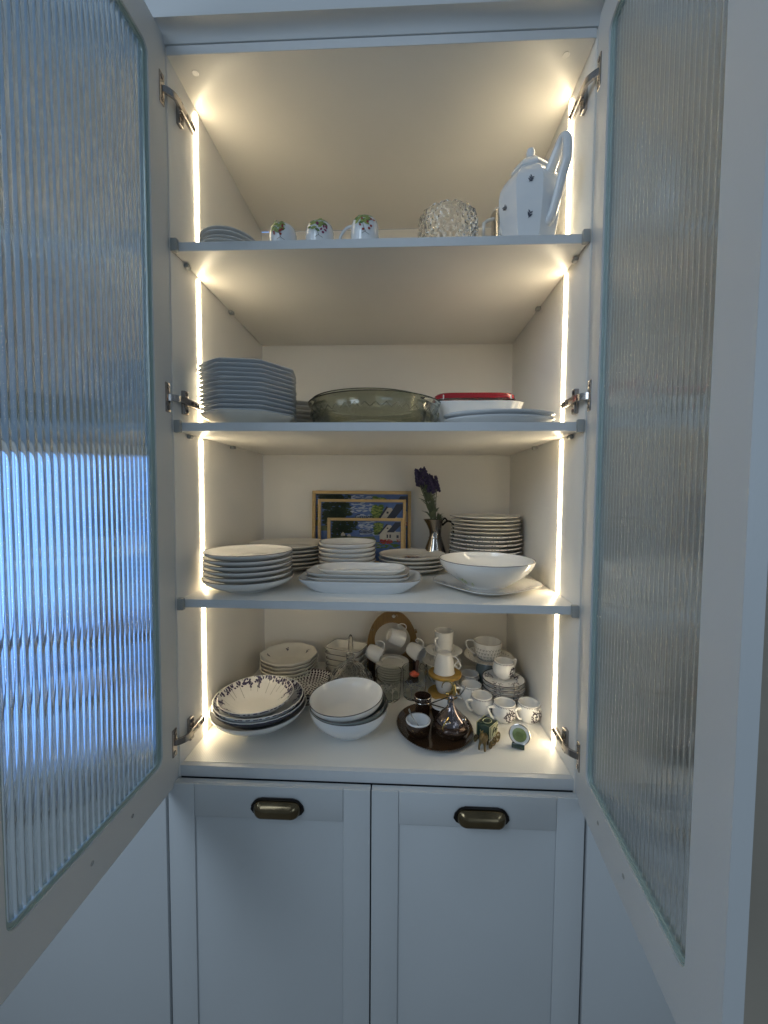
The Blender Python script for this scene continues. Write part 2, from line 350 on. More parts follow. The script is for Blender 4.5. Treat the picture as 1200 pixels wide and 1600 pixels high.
# glass doors -------------------------------------------------------
W_ = .4468; G1, G2 = .0575, .3845; ZB, ZT, GB, GT = -.0345, 1.535, .0415, 1.464
def glass_door(side, ang):
    fr = MB().loops([[(0, ZB), (W_, ZB), (W_, ZT), (0, ZT)], rrect(G1, G2, GB, GT, .017)], .0195, 'y')
    # local frame: s -> x', thickness -> y'; put s along -Y and thickness outwards
    def tr(b): b.v = [(side*y, -x, z) for x, y, z in b.v]; return b
    d = tr(fr).build('glass_door', 'paint', cab, loc=(side*.4342, -.0005, 0), rot=(0, 0, side*ang), sharp=30)
    bd = tr(MB().loops([rrect(G1+.0005, G2-.0005, GB+.0005, GT-.0005, .0165), rrect(G1+.0070, G2-.0070, GB+.0065, GT-.0065, .012)], .005, 'y', off=.006))
    bd.build('glazing_bead', 'bead', d, sharp=30)
    lip = tr(MB().loops([rrect(G1+.0001, G2-.0001, GB+.0001, GT-.0001, .0169), rrect(G1+.0022, G2-.0022, GB+.0022, GT-.0022, .0155)], .003, 'y', off=.003))
    lip.build('glazing_lip', 'bead', d, sharp=30)
    p = MB(); x0, x1 = G1+.0025, G2-.0025; nr = 27; k = 12; N = nr*k; vs = []
    for i in range(N+1):
        x = x0+(x1-x0)*i/N; ph = (i % k)/k; y = .0104-.0030*abs(sin(pi*ph))**.85
        vs += [(x, y, GB+.002), (x, y, GT-.002), (x, .0135, GB+.002), (x, .0135, GT-.002)]
    fs = []
    for i in range(N):
        a, c = 4*i, 4*i+4; fs += [(a, c, c+1, a+1), (a+2, a+3, c+3, c+2), (a, a+2, c+2, c), (a+1, c+1, c+3, a+3)]
    fs += [(0, 1, 3, 2), (4*N, 4*N+2, 4*N+3, 4*N+1)]; p.add(vs, fs)
    tr(p).build('reeded_pane', 'reeded' if side < 0 else 'reeded_pale', d, sharp=50)
    for s_ in (.152, .247) if side < 0 else (.125, .228):
        tr(MB().add(*cyl_y(s_, GB-.032, .0036))).build('screw', 'steel', d)
    # hinge cup plates
    for zh in HZ:
        tr(MB().box(.008, .0245, -.0022, .002, zh-.031, zh+.031, .002)).build('hinge_plate', 'hinge', d)
        for q in (-.022, .022): tr(MB().add(*cyl_y(.0165, zh+q, .0042, -.0036))).build('screw', 'hinge', d)
    return d
def cyl_y(x, z, r, y0=-.0008, y1=.003, n=14):
    vs = [(x+r*cos(2*pi*k/n), y, z+r*sin(2*pi*k/n)) for y in (y0, y1) for k in range(n)]
    # cross slot suggested by a recessed centre
    vs += [(x+r*.45*cos(2*pi*k/n), y0, z+r*.45*sin(2*pi*k/n)) for k in range(n)]+[(x, y0+.0009, z)]
    fs = [(k, (k+1) % n, n+(k+1) % n, n+k) for k in range(n)]+[(k, 2*n+k, 2*n+(k+1) % n, (k+1) % n) for k in range(n)]+[(2*n+k, 3*n, 2*n+(k+1) % n) for k in range(n)]
    return vs, fs
HZ = (.062, .808, 1.425)
glass_door(-1, radians(.7)); glass_door(1, radians(-5.6))
# hinge arms on the side panels
for s in (-1, 1):
    for zh in HZ:
        def q(x0, x1, y0, y1, z0, z1, b=.0008): return MB().box(min(s*x0, s*x1), max(s*x0, s*x1), y0, y1, z0, z1, b)
        arm = MB()
        prof = [(.4305, -.004), (.424, .004), (.418, .016), (.4155, .030), (.4155, .085)]
        for (xa, ya), (xb, yb) in zip(prof[2:], prof[3:]): pass
        arm.box(min(s*.4135, s*.4195), max(s*.4135, s*.4195), .022, .078, zh-.0075, zh+.0075, .0012)
        arm.box(min(s*.4195, s*.4235), max(s*.4195, s*.4235), .030, .080, zh-.0075, zh-.0055).box(min(s*.4195, s*.4235), max(s*.4195, s*.4235), .030, .080, zh+.0055, zh+.0075)
        h = arm.build('hinge', 'hinge', cab)
        q(.4225, .4318, .030, .046, zh-.026, zh+.026, .0015).build('mounting_plate', 'hinge', h)
        q(.419, .4225, .034, .076, zh-.0052, zh+.0052).build('arm_core', 'hingedark', h)
        lk = MB(); pts = [(s*.4325, -.0155, zh), (s*.427, -.012, zh), (s*.4185, -.002, zh), (s*.4165, .006, zh), (s*.4165, .023, zh)]
        P = smooth(pts, 3); vs = []
        for i, p in enumerate(P):
            t = (P[min(i+1, len(P)-1)]-P[max(i-1, 0)]).normalized(); nn = Vector((t.y, -t.x, 0))*.0030
            for z in (-.0068, .0068):
                for sg in (-1, 1): vs.append((p.x+nn.x*sg, p.y+nn.y*sg, zh+z))
        fs = []
        for i in range(len(P)-1):
            a, c = 4*i, 4*i+4; fs += [(a, a+1, c+1, c), (a+2, c+2, c+3, a+3), (a, c, c+2, a+2), (a+1, a+3, c+3, c+1)]
        fs += [(0, 2, 3, 1), (c, c+1, c+3, c+2)]; lk.add(vs, fs); lk.build('hinge_link', 'hinge', h)
        for yy in (.045, .062, .074): MB().tube([(s*.4125, yy, zh), (s*.4142, yy, zh)], .0036, 12).build('screw', 'hingedark', h)
        for zz in (-.019, .019): MB().tube([(s*.4212, .038, zh+zz), (s*.4228, .038, zh+zz)], .0042, 12).build('screw', 'hingedark', h)

# lower doors -------------------------------------------------------
def shaker(x0, x1, z0, z1, y0, parent, name='lower_door', sw=.058, rail=.072):
    d = bx(name, 'paint', parent, x0, x1, y0+.0045, y0+.019, z0, z1, .0015)
    g = .0006
    MB().box(x0, x0+sw, y0, y0+.0042, z0, z1, .0016).build('stile', 'paint', d); MB().box(x1-sw, x1, y0, y0+.0042, z0, z1, .0016).build('stile', 'paint', d)
    MB().box(x0+sw+g, x1-sw-g, y0, y0+.0042, z1-rail, z1, .0016).build('rail', 'paint', d); MB().box(x0+sw+g, x1-sw-g, y0, y0+.0042, z0, z0+rail, .0016).build('rail', 'paint', d)
    return d
bx('gap_shade_sheet', 'dark', cab, -.4495, .4495, .004, .012, -.88, -.0256, 0)  # dark sheet added behind the lower doors; its colour gives the seams their shade
LZ = -.0262
d1 = shaker(-.4475, -.0042, -.80, LZ, -.0215, cab); d2 = shaker(-.0012, .4475, -.80, LZ, -.0215, cab)
def cup_pull(x, z, parent):
    y = -.0222
    # back flange and half shell, open below
    W2, H2 = .056, .0235
    fl = []
    for k in range(21):
        a = pi*k/20; fl.append((x+W2*cos(a)*(1 if abs(cos(a)) > 0 else 1), z+H2*sin(a)))
    def outline(W3, H3, zb, n=20): return [(x+math.copysign(abs(cos(pi*k/n))**.6, cos(pi*k/n))*W3, z+zb+H3*sin(pi*k/n)**.75) for k in range(n+1)]
    def stad(w, h, zc, n=18, flatb=1.0):
        P = []
        for k in range(4*n):
            a = 2*pi*k/(4*n); c_, s_ = cos(a), sin(a)
            P.append((x+math.copysign(max(0, w-h), c_)+h*math.copysign(abs(c_)**.85, c_), zc+h*math.copysign(abs(s_)**.85, s_)*(flatb if s_ < 0 else 1)))
        return P
    fl = [(x-.0585, z-.004), (x-.056, z+.006), (x-.047, z+.0165), (x-.034, z+.0215), (x+.034, z+.0215), (x+.047, z+.0165), (x+.056, z+.006), (x+.0585, z-.004), (x+.053, z-.012), (x+.040, z-.019), (x-.040, z-.019), (x-.053, z-.012)]
    MB().loops([fl], .0030, 'y', off=y-.0026).build('handle_flange', 'bronzeedge', parent)
    b = MB(); K = 9; vs = []; n_ = 72
    for j in range(K+1):
        t = j/K*pi/2*.97; dep = .018*sin(t); sh = cos(t)
        vs += [(px, y-.002-dep, pz) for px, pz in stad(0.0515-.025*(1-sh), .0180*(.10+.90*sh), z+.0006-.0035*sin(t))]
    fs = [(j*n_+k, j*n_+(k+1) % n_, (j+1)*n_+(k+1) % n_, (j+1)*n_+k) for j in range(K) for k in range(n_)]+[tuple(K*n_+k for k in range(n_))]
    b.add(vs, fs).build('handle', 'brass', parent)
    hd = [o for o in bpy.data.objects if o.name.startswith('handle_flange')][-1]
    MB().tube(smooth([(x-.055, y-.003, z+.004), (x-.046, y-.0035, z+.0165), (x-.034, y-.004, z+.0208), (x, y-.004, z+.0212), (x+.034, y-.004, z+.0208), (x+.046, y-.0035, z+.0165), (x+.055, y-.003, z+.004)], 5), .0024, 8).build('raised_lip', 'bronzeedge', hd)
cup_pull(-.205, -.071, d1); cup_pull(.232, -.073, d2)

# neighbouring units --------------------------------------------------
bc = thing('base_cabinet', 'blue-grey base cabinet with plain doors left of the dish cabinet, behind the open left door', 'cabinet', (0, 0, 0))
bx('cabinet_box', 'dark', bc, -1.74, -.4525, -.001, .0295, -.88, -.042, 0)
for x0, x1 in ((-.882, -.4535), (-1.312, -.885), (-1.74, -1.315)): bx('lower_door', 'paint', bc, x0, x1, -.0215, -.002, -.80, -.046, .0015)
bx('worktop', 'counter', bc, -1.745, -.4525, -.028, .0295, -.040, -.004, .002)
kw = thing('kitchen_window', 'wide white-framed window full of blue daylight behind the left glass door', 'window', (0, .052, 0))
bx('window_frame', 'paint', kw, -1.75, -.4530, -.018, .018, -.0095, .018); bx('window_frame', 'paint', kw, -1.75, -.4530, -.018, .018, .690, .7115)
for xx, hw in ((-1.32, .016), (-.985, .016), (-.655, .013), (-.468, .012)): bx('window_frame', 'paint', kw, xx-hw, xx+hw, -.018, .018, .0182, .6898)
bx('window_pane', 'clear', kw, -1.74, -.46, -.002, .002, .010, .700, 0)
rl = thing('balcony_railing', 'dark balcony railing with thin upright bars outside the window behind the left door', 'railing', (0, .42, 0))
for zz in (.185, .02): bx('rail', 'railing', rl, -2.6, -.47, -.012, .012, zz-.014, zz+.014, .002)
for k in range(18): bx('bar', 'railing', rl, -.56-.115*k, -.548-.115*k, -.005, .005, -.4, .171, .001)
rc = thing('base_cabinet', 'blue-grey base cabinet with plain door right of the dish cabinet, below the open right door', 'cabinet', (0, 0, 0))
bx('lower_door', 'paint', rc, .4535, .742, -.0215, -.002, -.80, -.046, .0015)
bx('worktop', 'counter', rc, .4525, .740, -.028, .0025, -.040, -.004, .002)

# ================================================================== crockery builders
ORD = ['second', 'third', 'fourth', 'fifth', 'sixth', 'seventh', 'eighth', 'ninth', 'tenth', 'eleventh', 'twelfth', 'thirteenth', 'fourteenth']
def dish_prof(r, h, foot, t=.0035, fh=.003, curve=1.6, flat=None):
    """closed profile of a plate or bowl: foot ring, flaring wall, rounded lip, inner face"""
    P = [(0, fh), (foot*.86, fh), (foot*.9, 0), (foot, 0), (foot*1.04, fh*.9)]
    n = 9
    outer = []
    for i in range(1, n+1):
        u = i/n; outer.append((foot*1.04+(r-foot*1.04)*(u**(1/curve) if curve >= 1 else u), fh*.9+(h-fh*.9)*(u**(curve if curve < 1 else 1.0))))
    if curve >= 1: outer = [(foot*1.04+(r-foot*1.04)*sin(pi/2*u)**(1/1.0) if False else foot*1.04+(r-foot*1.04)*(1-(1-u)**curve), fh*.9+(h-fh*.9)*u) for u in [i/n for i in range(1, n+1)]]
    P += outer
    P.append((r+.0003, h+t*.35)); P.append((r-t*.45, h+t*.6))
    inner = [(max(x-t*.9, 0), z+t*.25) for x, z in reversed(outer[:-1])]
    P += inner; P += [(foot*.9, fh+t), (0, fh+t)]
    return P, [(0, fh+t), (foot*.9, fh+t)]+inner[::-1]+[(r-t*.45, h+t*.6)]
def plate_prof(r, h, foot, t=.003, fh=.002, well=.66):
    rw = r*well
    outer = [(foot*1.03, fh*.9), (rw, fh+.0012), (rw*1.05, fh+.003), (rw*1.12, fh+.0055+.15*(h-.008)), (r*.93, h*.86), (r, h)]
    P = [(0, fh), (foot*.9, fh), (foot*.93, 0), (foot, 0)]+outer+[(r+.0003, h+t*.4), (r-t*.4, h+t*.7)]
    inner = [(x-t*.35, z+t*.9) for x, z in reversed(outer[1:-1])]
    return P+inner+[(0, fh+t)], [(0, fh+t)]+inner[::-1]+[(r-t*.4, h+t*.7)]
def rimline(prof_r, z, outl, rad=.0007, n=72):
    return MB().tube([((outl(2*pi*k/n) if outl else (cos(2*pi*k/n), sin(2*pi*k/n)))[0]*prof_r, (outl(2*pi*k/n) if outl else (cos(2*pi*k/n), sin(2*pi*k/n)))[1]*prof_r, z) for k in range(n)], rad, 6, True)
def make_dish(name, cat, label, prof, m='white', outl=None, rim=None, rr=.0007, group=None, seg=64, mod=None, loc=(0, 0, 0), rz=0):
    t = thing(name, label, cat, loc, (0, 0, rz), group)
    MB().lathe(prof, seg, outl, mod=mod).build('body', m, t)
    if rim:
        R = max(p[0] for p in prof); z = max(p[1] for p in prof); rimline(R-.0008, z+.0001, outl, rr).build('rim_line', rim, t)
    return t
def pile(first, x, y, zs, where, what, group, jit=.0015, rz=None, skipfirst=False):
    """first goes at zs[0] (the lowest); copies above. where = stack phrase"""
    n = len(zs); tot = n
    for i, z in enumerate(zs):
        k = n-1-i
        pos = 'topmost' if k == 0 else ('lowest' if i == 0 else ORD[k-1]+' from the top')
        lab = f'{pos} {what} {where}' if pos in ('topmost', 'lowest') else f'{what}, {pos} {where}'
        loc = (x+random.uniform(-jit, jit), y+random.uniform(-jit, jit), z); r = (rz or 0)+random.uniform(-.05, .05)
        if i == 0: first.location = loc; first['label'] = lab; first.rotation_euler[2] = r; first['group'] = group
        else: o = dup(first, loc, lab, r); o['group'] = group
def tiles_copy(*a): pass

# ---------------------------------------------------------------- lower shelf (z = .3732)
z3 = .3733
# A front left: five coupe plates over a bowl
pr, _ = dish_prof(.108, .030, .058, curve=1.9)
b1 = make_dish('soup_bowl', 'bowl', 'white dark-rimmed bowl at the bottom of the front left stack, lower shelf', pr, 'white', None, 'rimdark', loc=(-.319, .122, z3), group='front left stack on the lower shelf')
pr, _ = dish_prof(.106, .022, .062, curve=1.7)
p1 = make_dish('coupe_plate', 'plate', '', pr, 'white', None, 'rimdark')
pile(p1, -.318, .122, [z3+.0205+i*.0125 for i in range(5)], 'in the front left stack, lower shelf', 'dark-rimmed white plate', 'front left stack on the lower shelf')
# B back left: larger dull plates
pr, _ = dish_prof(.124, .018, .072, curve=1.6)
p2 = make_dish('serving_plate', 'plate', '', pr, 'ivory', ell(1, 1.02), None)
pile(p2, -.298, .40, [z3+.0+i*.0118 for i in range(6)], 'in the back left stack, lower shelf', 'large cream plate', 'back left stack on the lower shelf')
# C small bowls
pr, _ = dish_prof(.083, .030, .045, curve=2.0)
p3 = make_dish('small_bowl', 'bowl', '', pr, 'white', None, 'rimgold')
pile(p3, -.100, .312, [z3+i*.0128 for i in range(6)], 'in the stack before the framed pictures', 'small white bowl', 'small white bowls before the pictures')
# D oval platters
pr, _ = dish_prof(.100, .031, .074, curve=1.25)
make_dish('baking_dish', 'dish', 'deep white rectangular serving dish under the oval platters at the middle front', pr, 'white_blue', sup(1.50, .86, 4.2), 'rimgold', loc=(-.042, .142, z3), rr=.0006)
pr, _ = dish_prof(.100, .022, .066, curve=1.35)
pl = make_dish('oval_platter', 'platter', '', pr, 'white', sup(1.26, .70, 4.0), 'rimgold', rr=.0006)
pile(pl, -.047, .142, [z3+.013, z3+.0225], 'of two nested at the middle front, lower shelf', 'gold-rimmed white oval platter', 'nested oval platters at the middle front', jit=.0008)
pr, _ = dish_prof(.090, .018, .066, curve=1.3)
make_dish('oval_platter', 'platter', 'smallest plain white oval platter lying on top of the nested platters', pr, 'white', sup(1.22, .68, 3.0), None, loc=(-.040, .146, z3+.0325))
# E decorated plates
pr, inn = dish_prof(.102, .017, .060, curve=1.7)
pe = make_dish('decorated_plate', 'plate', '', pr, 'ivory', None, None)
sh = []
for k in range(9): a = 2*pi*k/9; sh.append(leaf2(.006*cos(a), .006*sin(a), a, .022, .011))
for k in range(14): a = 2*pi*k/14+.2; sh.append(leaf2(.025*cos(a), .025*sin(a), a+.5, .010, .004))
decal('printed_flower', 'brownprint', pe, sh, ondish(inn)); decal('printed_heart', 'crest', pe, [dot2(0, 0, .007, 10)], ondish(inn, e=.0009))
pile(pe, .091, .372, [z3+i*.0115 for i in range(4)], 'of the four behind the square plate', 'mauve-flowered cream plate', 'cream flower plates at the middle of the lower shelf')
# F square plate and large bowl
pr, inn = plate_prof(.128, .016, .062, .0035, .003, .72)
sq = make_dish('square_plate', 'plate', 'large white rounded-square plate under the salad bowl', pr, 'white', lambda a: (lambda q: (q[0]*cos(.62)-q[1]*sin(.62), q[0]*sin(.62)+q[1]*cos(.62)))(sup(.90, .90, 3.4)(a-.62)), 'rimgold', loc=(.272, .162, z3), rr=.0006)
decal('printed_leaf', 'greenprint2', sq, sprig(-.090, -.045, .04, -.6, 6), ondish(inn, e=.0012))
decal('printed_stem', 'stem', sq, [line2(-.105, -.030, -.045, -.072, .0014)], ondish(inn, e=.0016))
pr, inn = dish_prof(.117, .066, .052, .0032, .004, 1.7)
sb = make_dish('salad_bowl', 'bowl', 'large white salad bowl with a green leaf spray on its side', pr, 'white', None, 'rimdark', loc=(.272, .166, z3+.0055))
side = [(r, z) for r, z in pr if z > .003][:12]; side = sorted(side, key=lambda q: q[1])
f = onside([(q[0], q[1]) for q in side if True], -2.25, .004, .0006)
decal('printed_leaf', 'greenprint2', sb, sprig(-.012, .006, .022, 2.0, 6)+sprig(-.004, .0, .018, .8, 4), f)
decal('printed_stem', 'stem', sb, [line2(-.025, .038, -.010, .018, .0012), line2(-.010, .018, .006, .004, .0012)], f)
# G right back stack
pr, _ = dish_prof(.111, .0125, .066, .0042, .0025, 1.5)
pg = make_dish('dinner_plate', 'plate', '', pr, 'white', None, None)
fl = []
for k in range(46):
    a = 2*pi*k/46+random.uniform(-.04, .04); fl.append((a, random.uniform(.002, .0045)))
b = MB()
for a, l in fl:
    r = .1118; b.add([((r+.0002)*cos(a+q*l/r), (r+.0002)*sin(a+q*l/r), .0125+dz) for q, dz in ((-.5, .0002), (.5, -.0008), (.3, .0012), (-.3, .0016))], [(0, 1, 2, 3)])
b.build('rim_flecks', 'rimdark', pg, flat=True)
pile(pg, .322, .42, [z3+i*.0122 for i in range(9)], 'in the tall right back stack', 'fleck-rimmed thick white plate', 'flecked plates in the right back stack')
pr, _ = dish_prof(.107, .012, .064, .003, .002, 1.5)
ph = make_dish('cream_plate', 'plate', '', pr, 'ivory', None, None)
pile(ph, .320, .42, [z3+.1105+i*.0112 for i in range(5)], 'on the flecked plates at the right back', 'plain cream plate', 'cream plates on the flecked plates', jit=.003)
# pitcher with lavender
pt = thing('silver_pitcher', 'tarnished silver pitcher with dark handle holding lavender, before the back wall', 'pitcher', (.170, .475, z3), (0, 0, 0))
pp = [(0, .001), (.034, .001), (.040, .004), (.042, .012), (.039, .035), (.030, .065), (.0215, .088), (.019, .100), (.0195, .115), (.023, .135), (.027, .150), (.0262, .151), (.021, .134), (.0175, .115), (.017, .10), (0, .098)]
def spoutmod(a, z, r):
    k = max(0, cos(a-2.7))**6; return 1+k*max(0, (z-.11)/.04)*.55
MB().lathe(pp, 48, mod=spoutmod).build('pitcher_body', 'silver', pt)
rimline(.0212, .0905, None, .0016, 40).build('collar', 'silver', pt)
MB().tube(smooth([(.022, -.004, .132), (.038, -.010, .146), (.054, -.012, .140), (.058, -.012, .115), (.053, -.01, .07), (.045, -.008, .035), (.039, -.006, .018)], 5), [.0035]*31, 8).build('handle', 'bronzeedge', pt)
MB().tube(smooth([(.038, -.010, .147), (.030, -.011, .156), (.024, -.011, .150)], 5), .0028, 8).build('thumb_rest', 'bronzeedge', pt)
lv = thing('lavender_bunch', 'bunch of dark purple lavender with grey-green leaves standing in the silver pitcher', 'flowers', (.168, .475, z3+.10))
st = MB(); lf = MB(); bl = MB()
for k in range(15):
    a = k*2.4; q_ = sqrt((k+.5)/15); bx_, by_ = .006*cos(a), .006*sin(a); tx = -.026+.032*cos(a)*q_; ty = .026*sin(a)*q_; H = .160+.028*((k*37) % 5)/4-.010*q_
    P = smooth([(bx_, by_, 0), (bx_*1.5-.006, by_, .06), (tx*.6, ty*.7, .11), (tx, ty, H-.01), (tx*1.25-.004*(k % 3), ty*1.2, H+.034)], 5)
    st.tube(P, .0014, 6)
    for q in range(11):
        f = q/10; c = P[-6].lerp(P[-1], f)
        for j in range(6):
            aa = j*1.05+q*.5; rr = .0105*(1-.72*f)
            bl.ball(c+Vector((rr*cos(aa), rr*sin(aa), random.uniform(-.003, .003))), .0036*(1-.35*f)*random.uniform(.8, 1.3), 6, (1, 1, 1.3))
def leafblade(b, p, d, l, wd, upv=Vector((0, 0, 1))):
    d = d.normalized(); s_ = d.cross(upv); s_ = s_.normalized() if s_.length > .01 else Vector((1, 0, 0)); n_ = s_.cross(d)
    L = []
    for t, k, h in ((0, .15, 0), (.25, .8, .05), (.5, 1, .07), (.8, .6, .04), (1, .05, -.03)):
        c = p+d*l*t+n_*l*h; L += [c-s_*wd*.5*k, c+n_*wd*-.12*k, c+s_*wd*.5*k]
    b.add(L, [(3*i+j, 3*i+j+1, 3*i+j+4, 3*i+j+3) for i in range(4) for j in range(2)])
for k in range(26):
    a = k*2.39; h = .045+.115*(k/26); c = Vector((-.022*h/.12, 0, h)); leafblade(lf, c, Vector((cos(a), .6*sin(a), .75+.3*sin(k))), .046-.008*(k % 3), .019)
for k in range(16): a = k*2.39; leafblade(lf, Vector((.01, 0, .045)), Vector((.6+cos(a)*.6, .4*sin(a), .35+.4*cos(k*1.7))), .03, .008)
st.build('stems', 'leafgreen', lv); lf.build('leaves', 'leafgreen', lv); bl.build('blooms', 'purple', lv)
# framed prints --------------------------------------------------------
def text_mesh(s, size):
    cu = bpy.data.curves.new('t', 'FONT'); cu.body = s; cu.size = size; cu.shear = .35; cu.resolution_u = 3; o = bpy.data.objects.new('t', cu); C.objects.link(o)
    dg = bpy.context.evaluated_depsgraph_get(); me = bpy.data.meshes.new_from_object(o.evaluated_get(dg)); vs = [v.co.copy() for v in me.vertices]; fs = [tuple(p.vertices) for p in me.polygons]
    bpy.data.objects.remove(o); bpy.data.meshes.remove(me); return vs, fs
TXT = text_mesh('Cunda', 1.0)
def picture(x0, x1, zt, y, fwid, label, seed, tilt=.07):
    rnd = random.Random(seed); Wd = x1-x0; H = zt-z3
    t = thing('framed_picture', label, 'picture', ((x0+x1)/2, y, z3), (-tilt, 0, 0), 'framed village pictures leaning on the back panel')
    H /= cos(tilt); hw = Wd/2
    bx('frame_side', 'pine', t, -hw, -hw+fwid, -.008, .008, 0, H, .001); bx('frame_side', 'pine', t, hw-fwid, hw, -.008, .008, 0, H, .001)
    bx('frame_rail', 'pine', t, -hw+fwid+.0002, hw-fwid-.0002, -.008, .008, H-fwid, H, .001); bx('frame_rail', 'pine', t, -hw+fwid+.0002, hw-fwid-.0002, -.008, .008, 0, fwid, .001)
    iw, ih = Wd-2*fwid, H-2*fwid; X0, Z0 = -hw+fwid, fwid
    pic = bx('print_sheet', 'skyblue', t, X0, X0+iw, .002, .004, Z0, Z0+ih, 0)
    def F(e): return lambda u, v: (X0+u*iw, .002-e, Z0+(.3+.7*v)*ih)
    def cl(u): return min(.995, max(.005, u))
    def blobs(n, u0, u1, v0, v1, s, asp=1.3):
        o = []
        for _ in range(n):
            u, v, a, l = rnd.uniform(u0, u1), rnd.uniform(v0, v1), rnd.uniform(-.5, .5), rnd.uniform(.5, 1)*s
            o.append([(cl(p), cl(q)) for p, q in leaf2(u, v, a, l, l*.45*asp)])
        return o
    decal('printed_cloud', 'cloud', pic, blobs(46, .34, .60, .74, .97, .08, .9)+blobs(46, .40, .66, .50, .68, .10, .9), F(.0003))
    decal('printed_trunk', 'trunk', pic, [[(.06, .38), (.09, .38), (.085, .62), (.13, .78), (.10, .78), (.06, .62), (.03, .74), (.01, .74), (.05, .58)]], F(.0005))
    decal('printed_tree', 'treedark', pic, blobs(260, .0, .27, .58, 1.0, .075, 1.6)+blobs(70, .0, .20, .38, .6, .07, 1.5)+blobs(60, .24, .36, .66, .98, .06, 1.4), F(.0007))
    decal('printed_hills', 'leafgreen', pic, [[(0, .40), (.2, .46), (.45, .42), (.62, .45), (.66, .30), (0, .28)]], F(.0004))
    decal('printed_bush', 'greenprint', pic, blobs(130, .60, .72, .52, .92, .07, 1.6)+blobs(80, .3, .95, .02, .3, .08, 1.5), F(.0008))
    decal('printed_bush_light', 'greenprint2', pic, blobs(60, .61, .72, .60, .92, .045, 1.3), F(.0010))
    decal('printed_house', 'house', pic, [[(.70, .30), (.995, .30), (.995, .62), (.93, .62), (.86, .86), (.80, .86), (.70, .56)], [(.15, .46), (.21, .46), (.21, .52), (.18, .60), (.15, .52)], [(.24, .44), (.29, .44), (.29, .49), (.265, .53), (.24, .49)]], F(.0012))
    decal('printed_roof', 'roof', pic, [[(.67, .52), (.70, .52), (.82, .88), (.80, .90)], [(.80, .60), (.90, .60), (.995, .84), (.995, .96), (.92, .96), (.87, .80)], [(.94, .40), (.97, .40), (.97, .50), (.94, .50)], [(.80, .40), (.82, .40), (.82, .52), (.80, .52)], [(.84, .40), (.86, .40), (.86, .52), (.84, .52)], [(.80, .72), (.825, .72), (.825, .77), (.80, .77)]], F(.0014))
    decal('printed_flowers', 'flowerred', pic, blobs(80, .70, .86, .20, .34, .04, 2)+blobs(16, .93, .98, .22, .38, .03, 1.6)+blobs(20, .1, .6, .1, .25, .03, 1.6), F(.0016))
    decal('printed_path', 'house', pic, blobs(40, .3, .7, .05, .22, .05, .6), F(.0010))
    s_ = ih*.13
    for mm, dx, dz, e in (('ink', .0, .0, .0012),):
        MB().add([(X0+iw*.40+v.x*s_+dx, .002-e, Z0+ih*.70+v.y*s_+dz) for v in TXT[0]], TXT[1]).build('lettering', mm, pic, flat=True, recalc=False)
picture(-.252, .091, .6165, .530, .011, 'largest pine-framed village picture, at the back of the three', 1, .045)
picture(-.226, .073, .588, .502, .0095, 'middle-sized pine-framed village picture, between the two others', 2, .045)
picture(-.189, .066, .526, .478, .0095, 'smallest pine-framed village picture, at the front of the three', 3, .04)
# ---------------------------------------------------------------- cups
def cup_prof(pts, t=.0024):
    """pts: outer wall (r,z) rising from the foot; closed with an inner wall"""
    P = [(0, .002), (pts[0][0]*.8, .002), (pts[0][0]*.86, 0)]+list(pts)
    rr, zz = pts[-1]; P += [(rr-t*.3, zz+t*.35), (rr-t*.8, zz+t*.2)]
    P += [(max(r-t, .001), max(z, .0045)) for r, z in reversed(pts[1:-1])]+[(0, .0045)]
    return P
def cup(name, label, pts, m='white', loc=(0, 0, 0), rz=0, rot=None, handle=None, hm=None, rim=None, group=None, seg=40, mod=None, cat='cup', hr=.0024, flat=1):
    t = thing(name, label, cat, loc, rot or (0, 0, rz), group)
    MB().lathe(cup_prof(pts), seg, mod=mod).build('body', m, t)
    if handle: MB().tube(smooth([(x, 0, z) for x, z in handle], 5), hr, 8, flat=flat).build('handle', hm or m, t)
    if rim: rimline(pts[-1][0]-.0003, pts[-1][1]+.0006, None, .0006, 40).build('rim_line', rim, t)
    return t

# ---------------------------------------------------------------- upper shelf (z = 1.1371)
z1 = 1.1372
pr, _ = plate_prof(.064, .010, .036, .0026, .002, .62)
sc = make_dish('saucer', 'saucer', '', pr, 'white', None, None)
pile(sc, -.338, .078, [z1+i*.0085 for i in range(4)], 'at the left end of the top shelf', 'small white saucer', 'saucers at the left end of the top shelf', jit=.002, rz=.2)
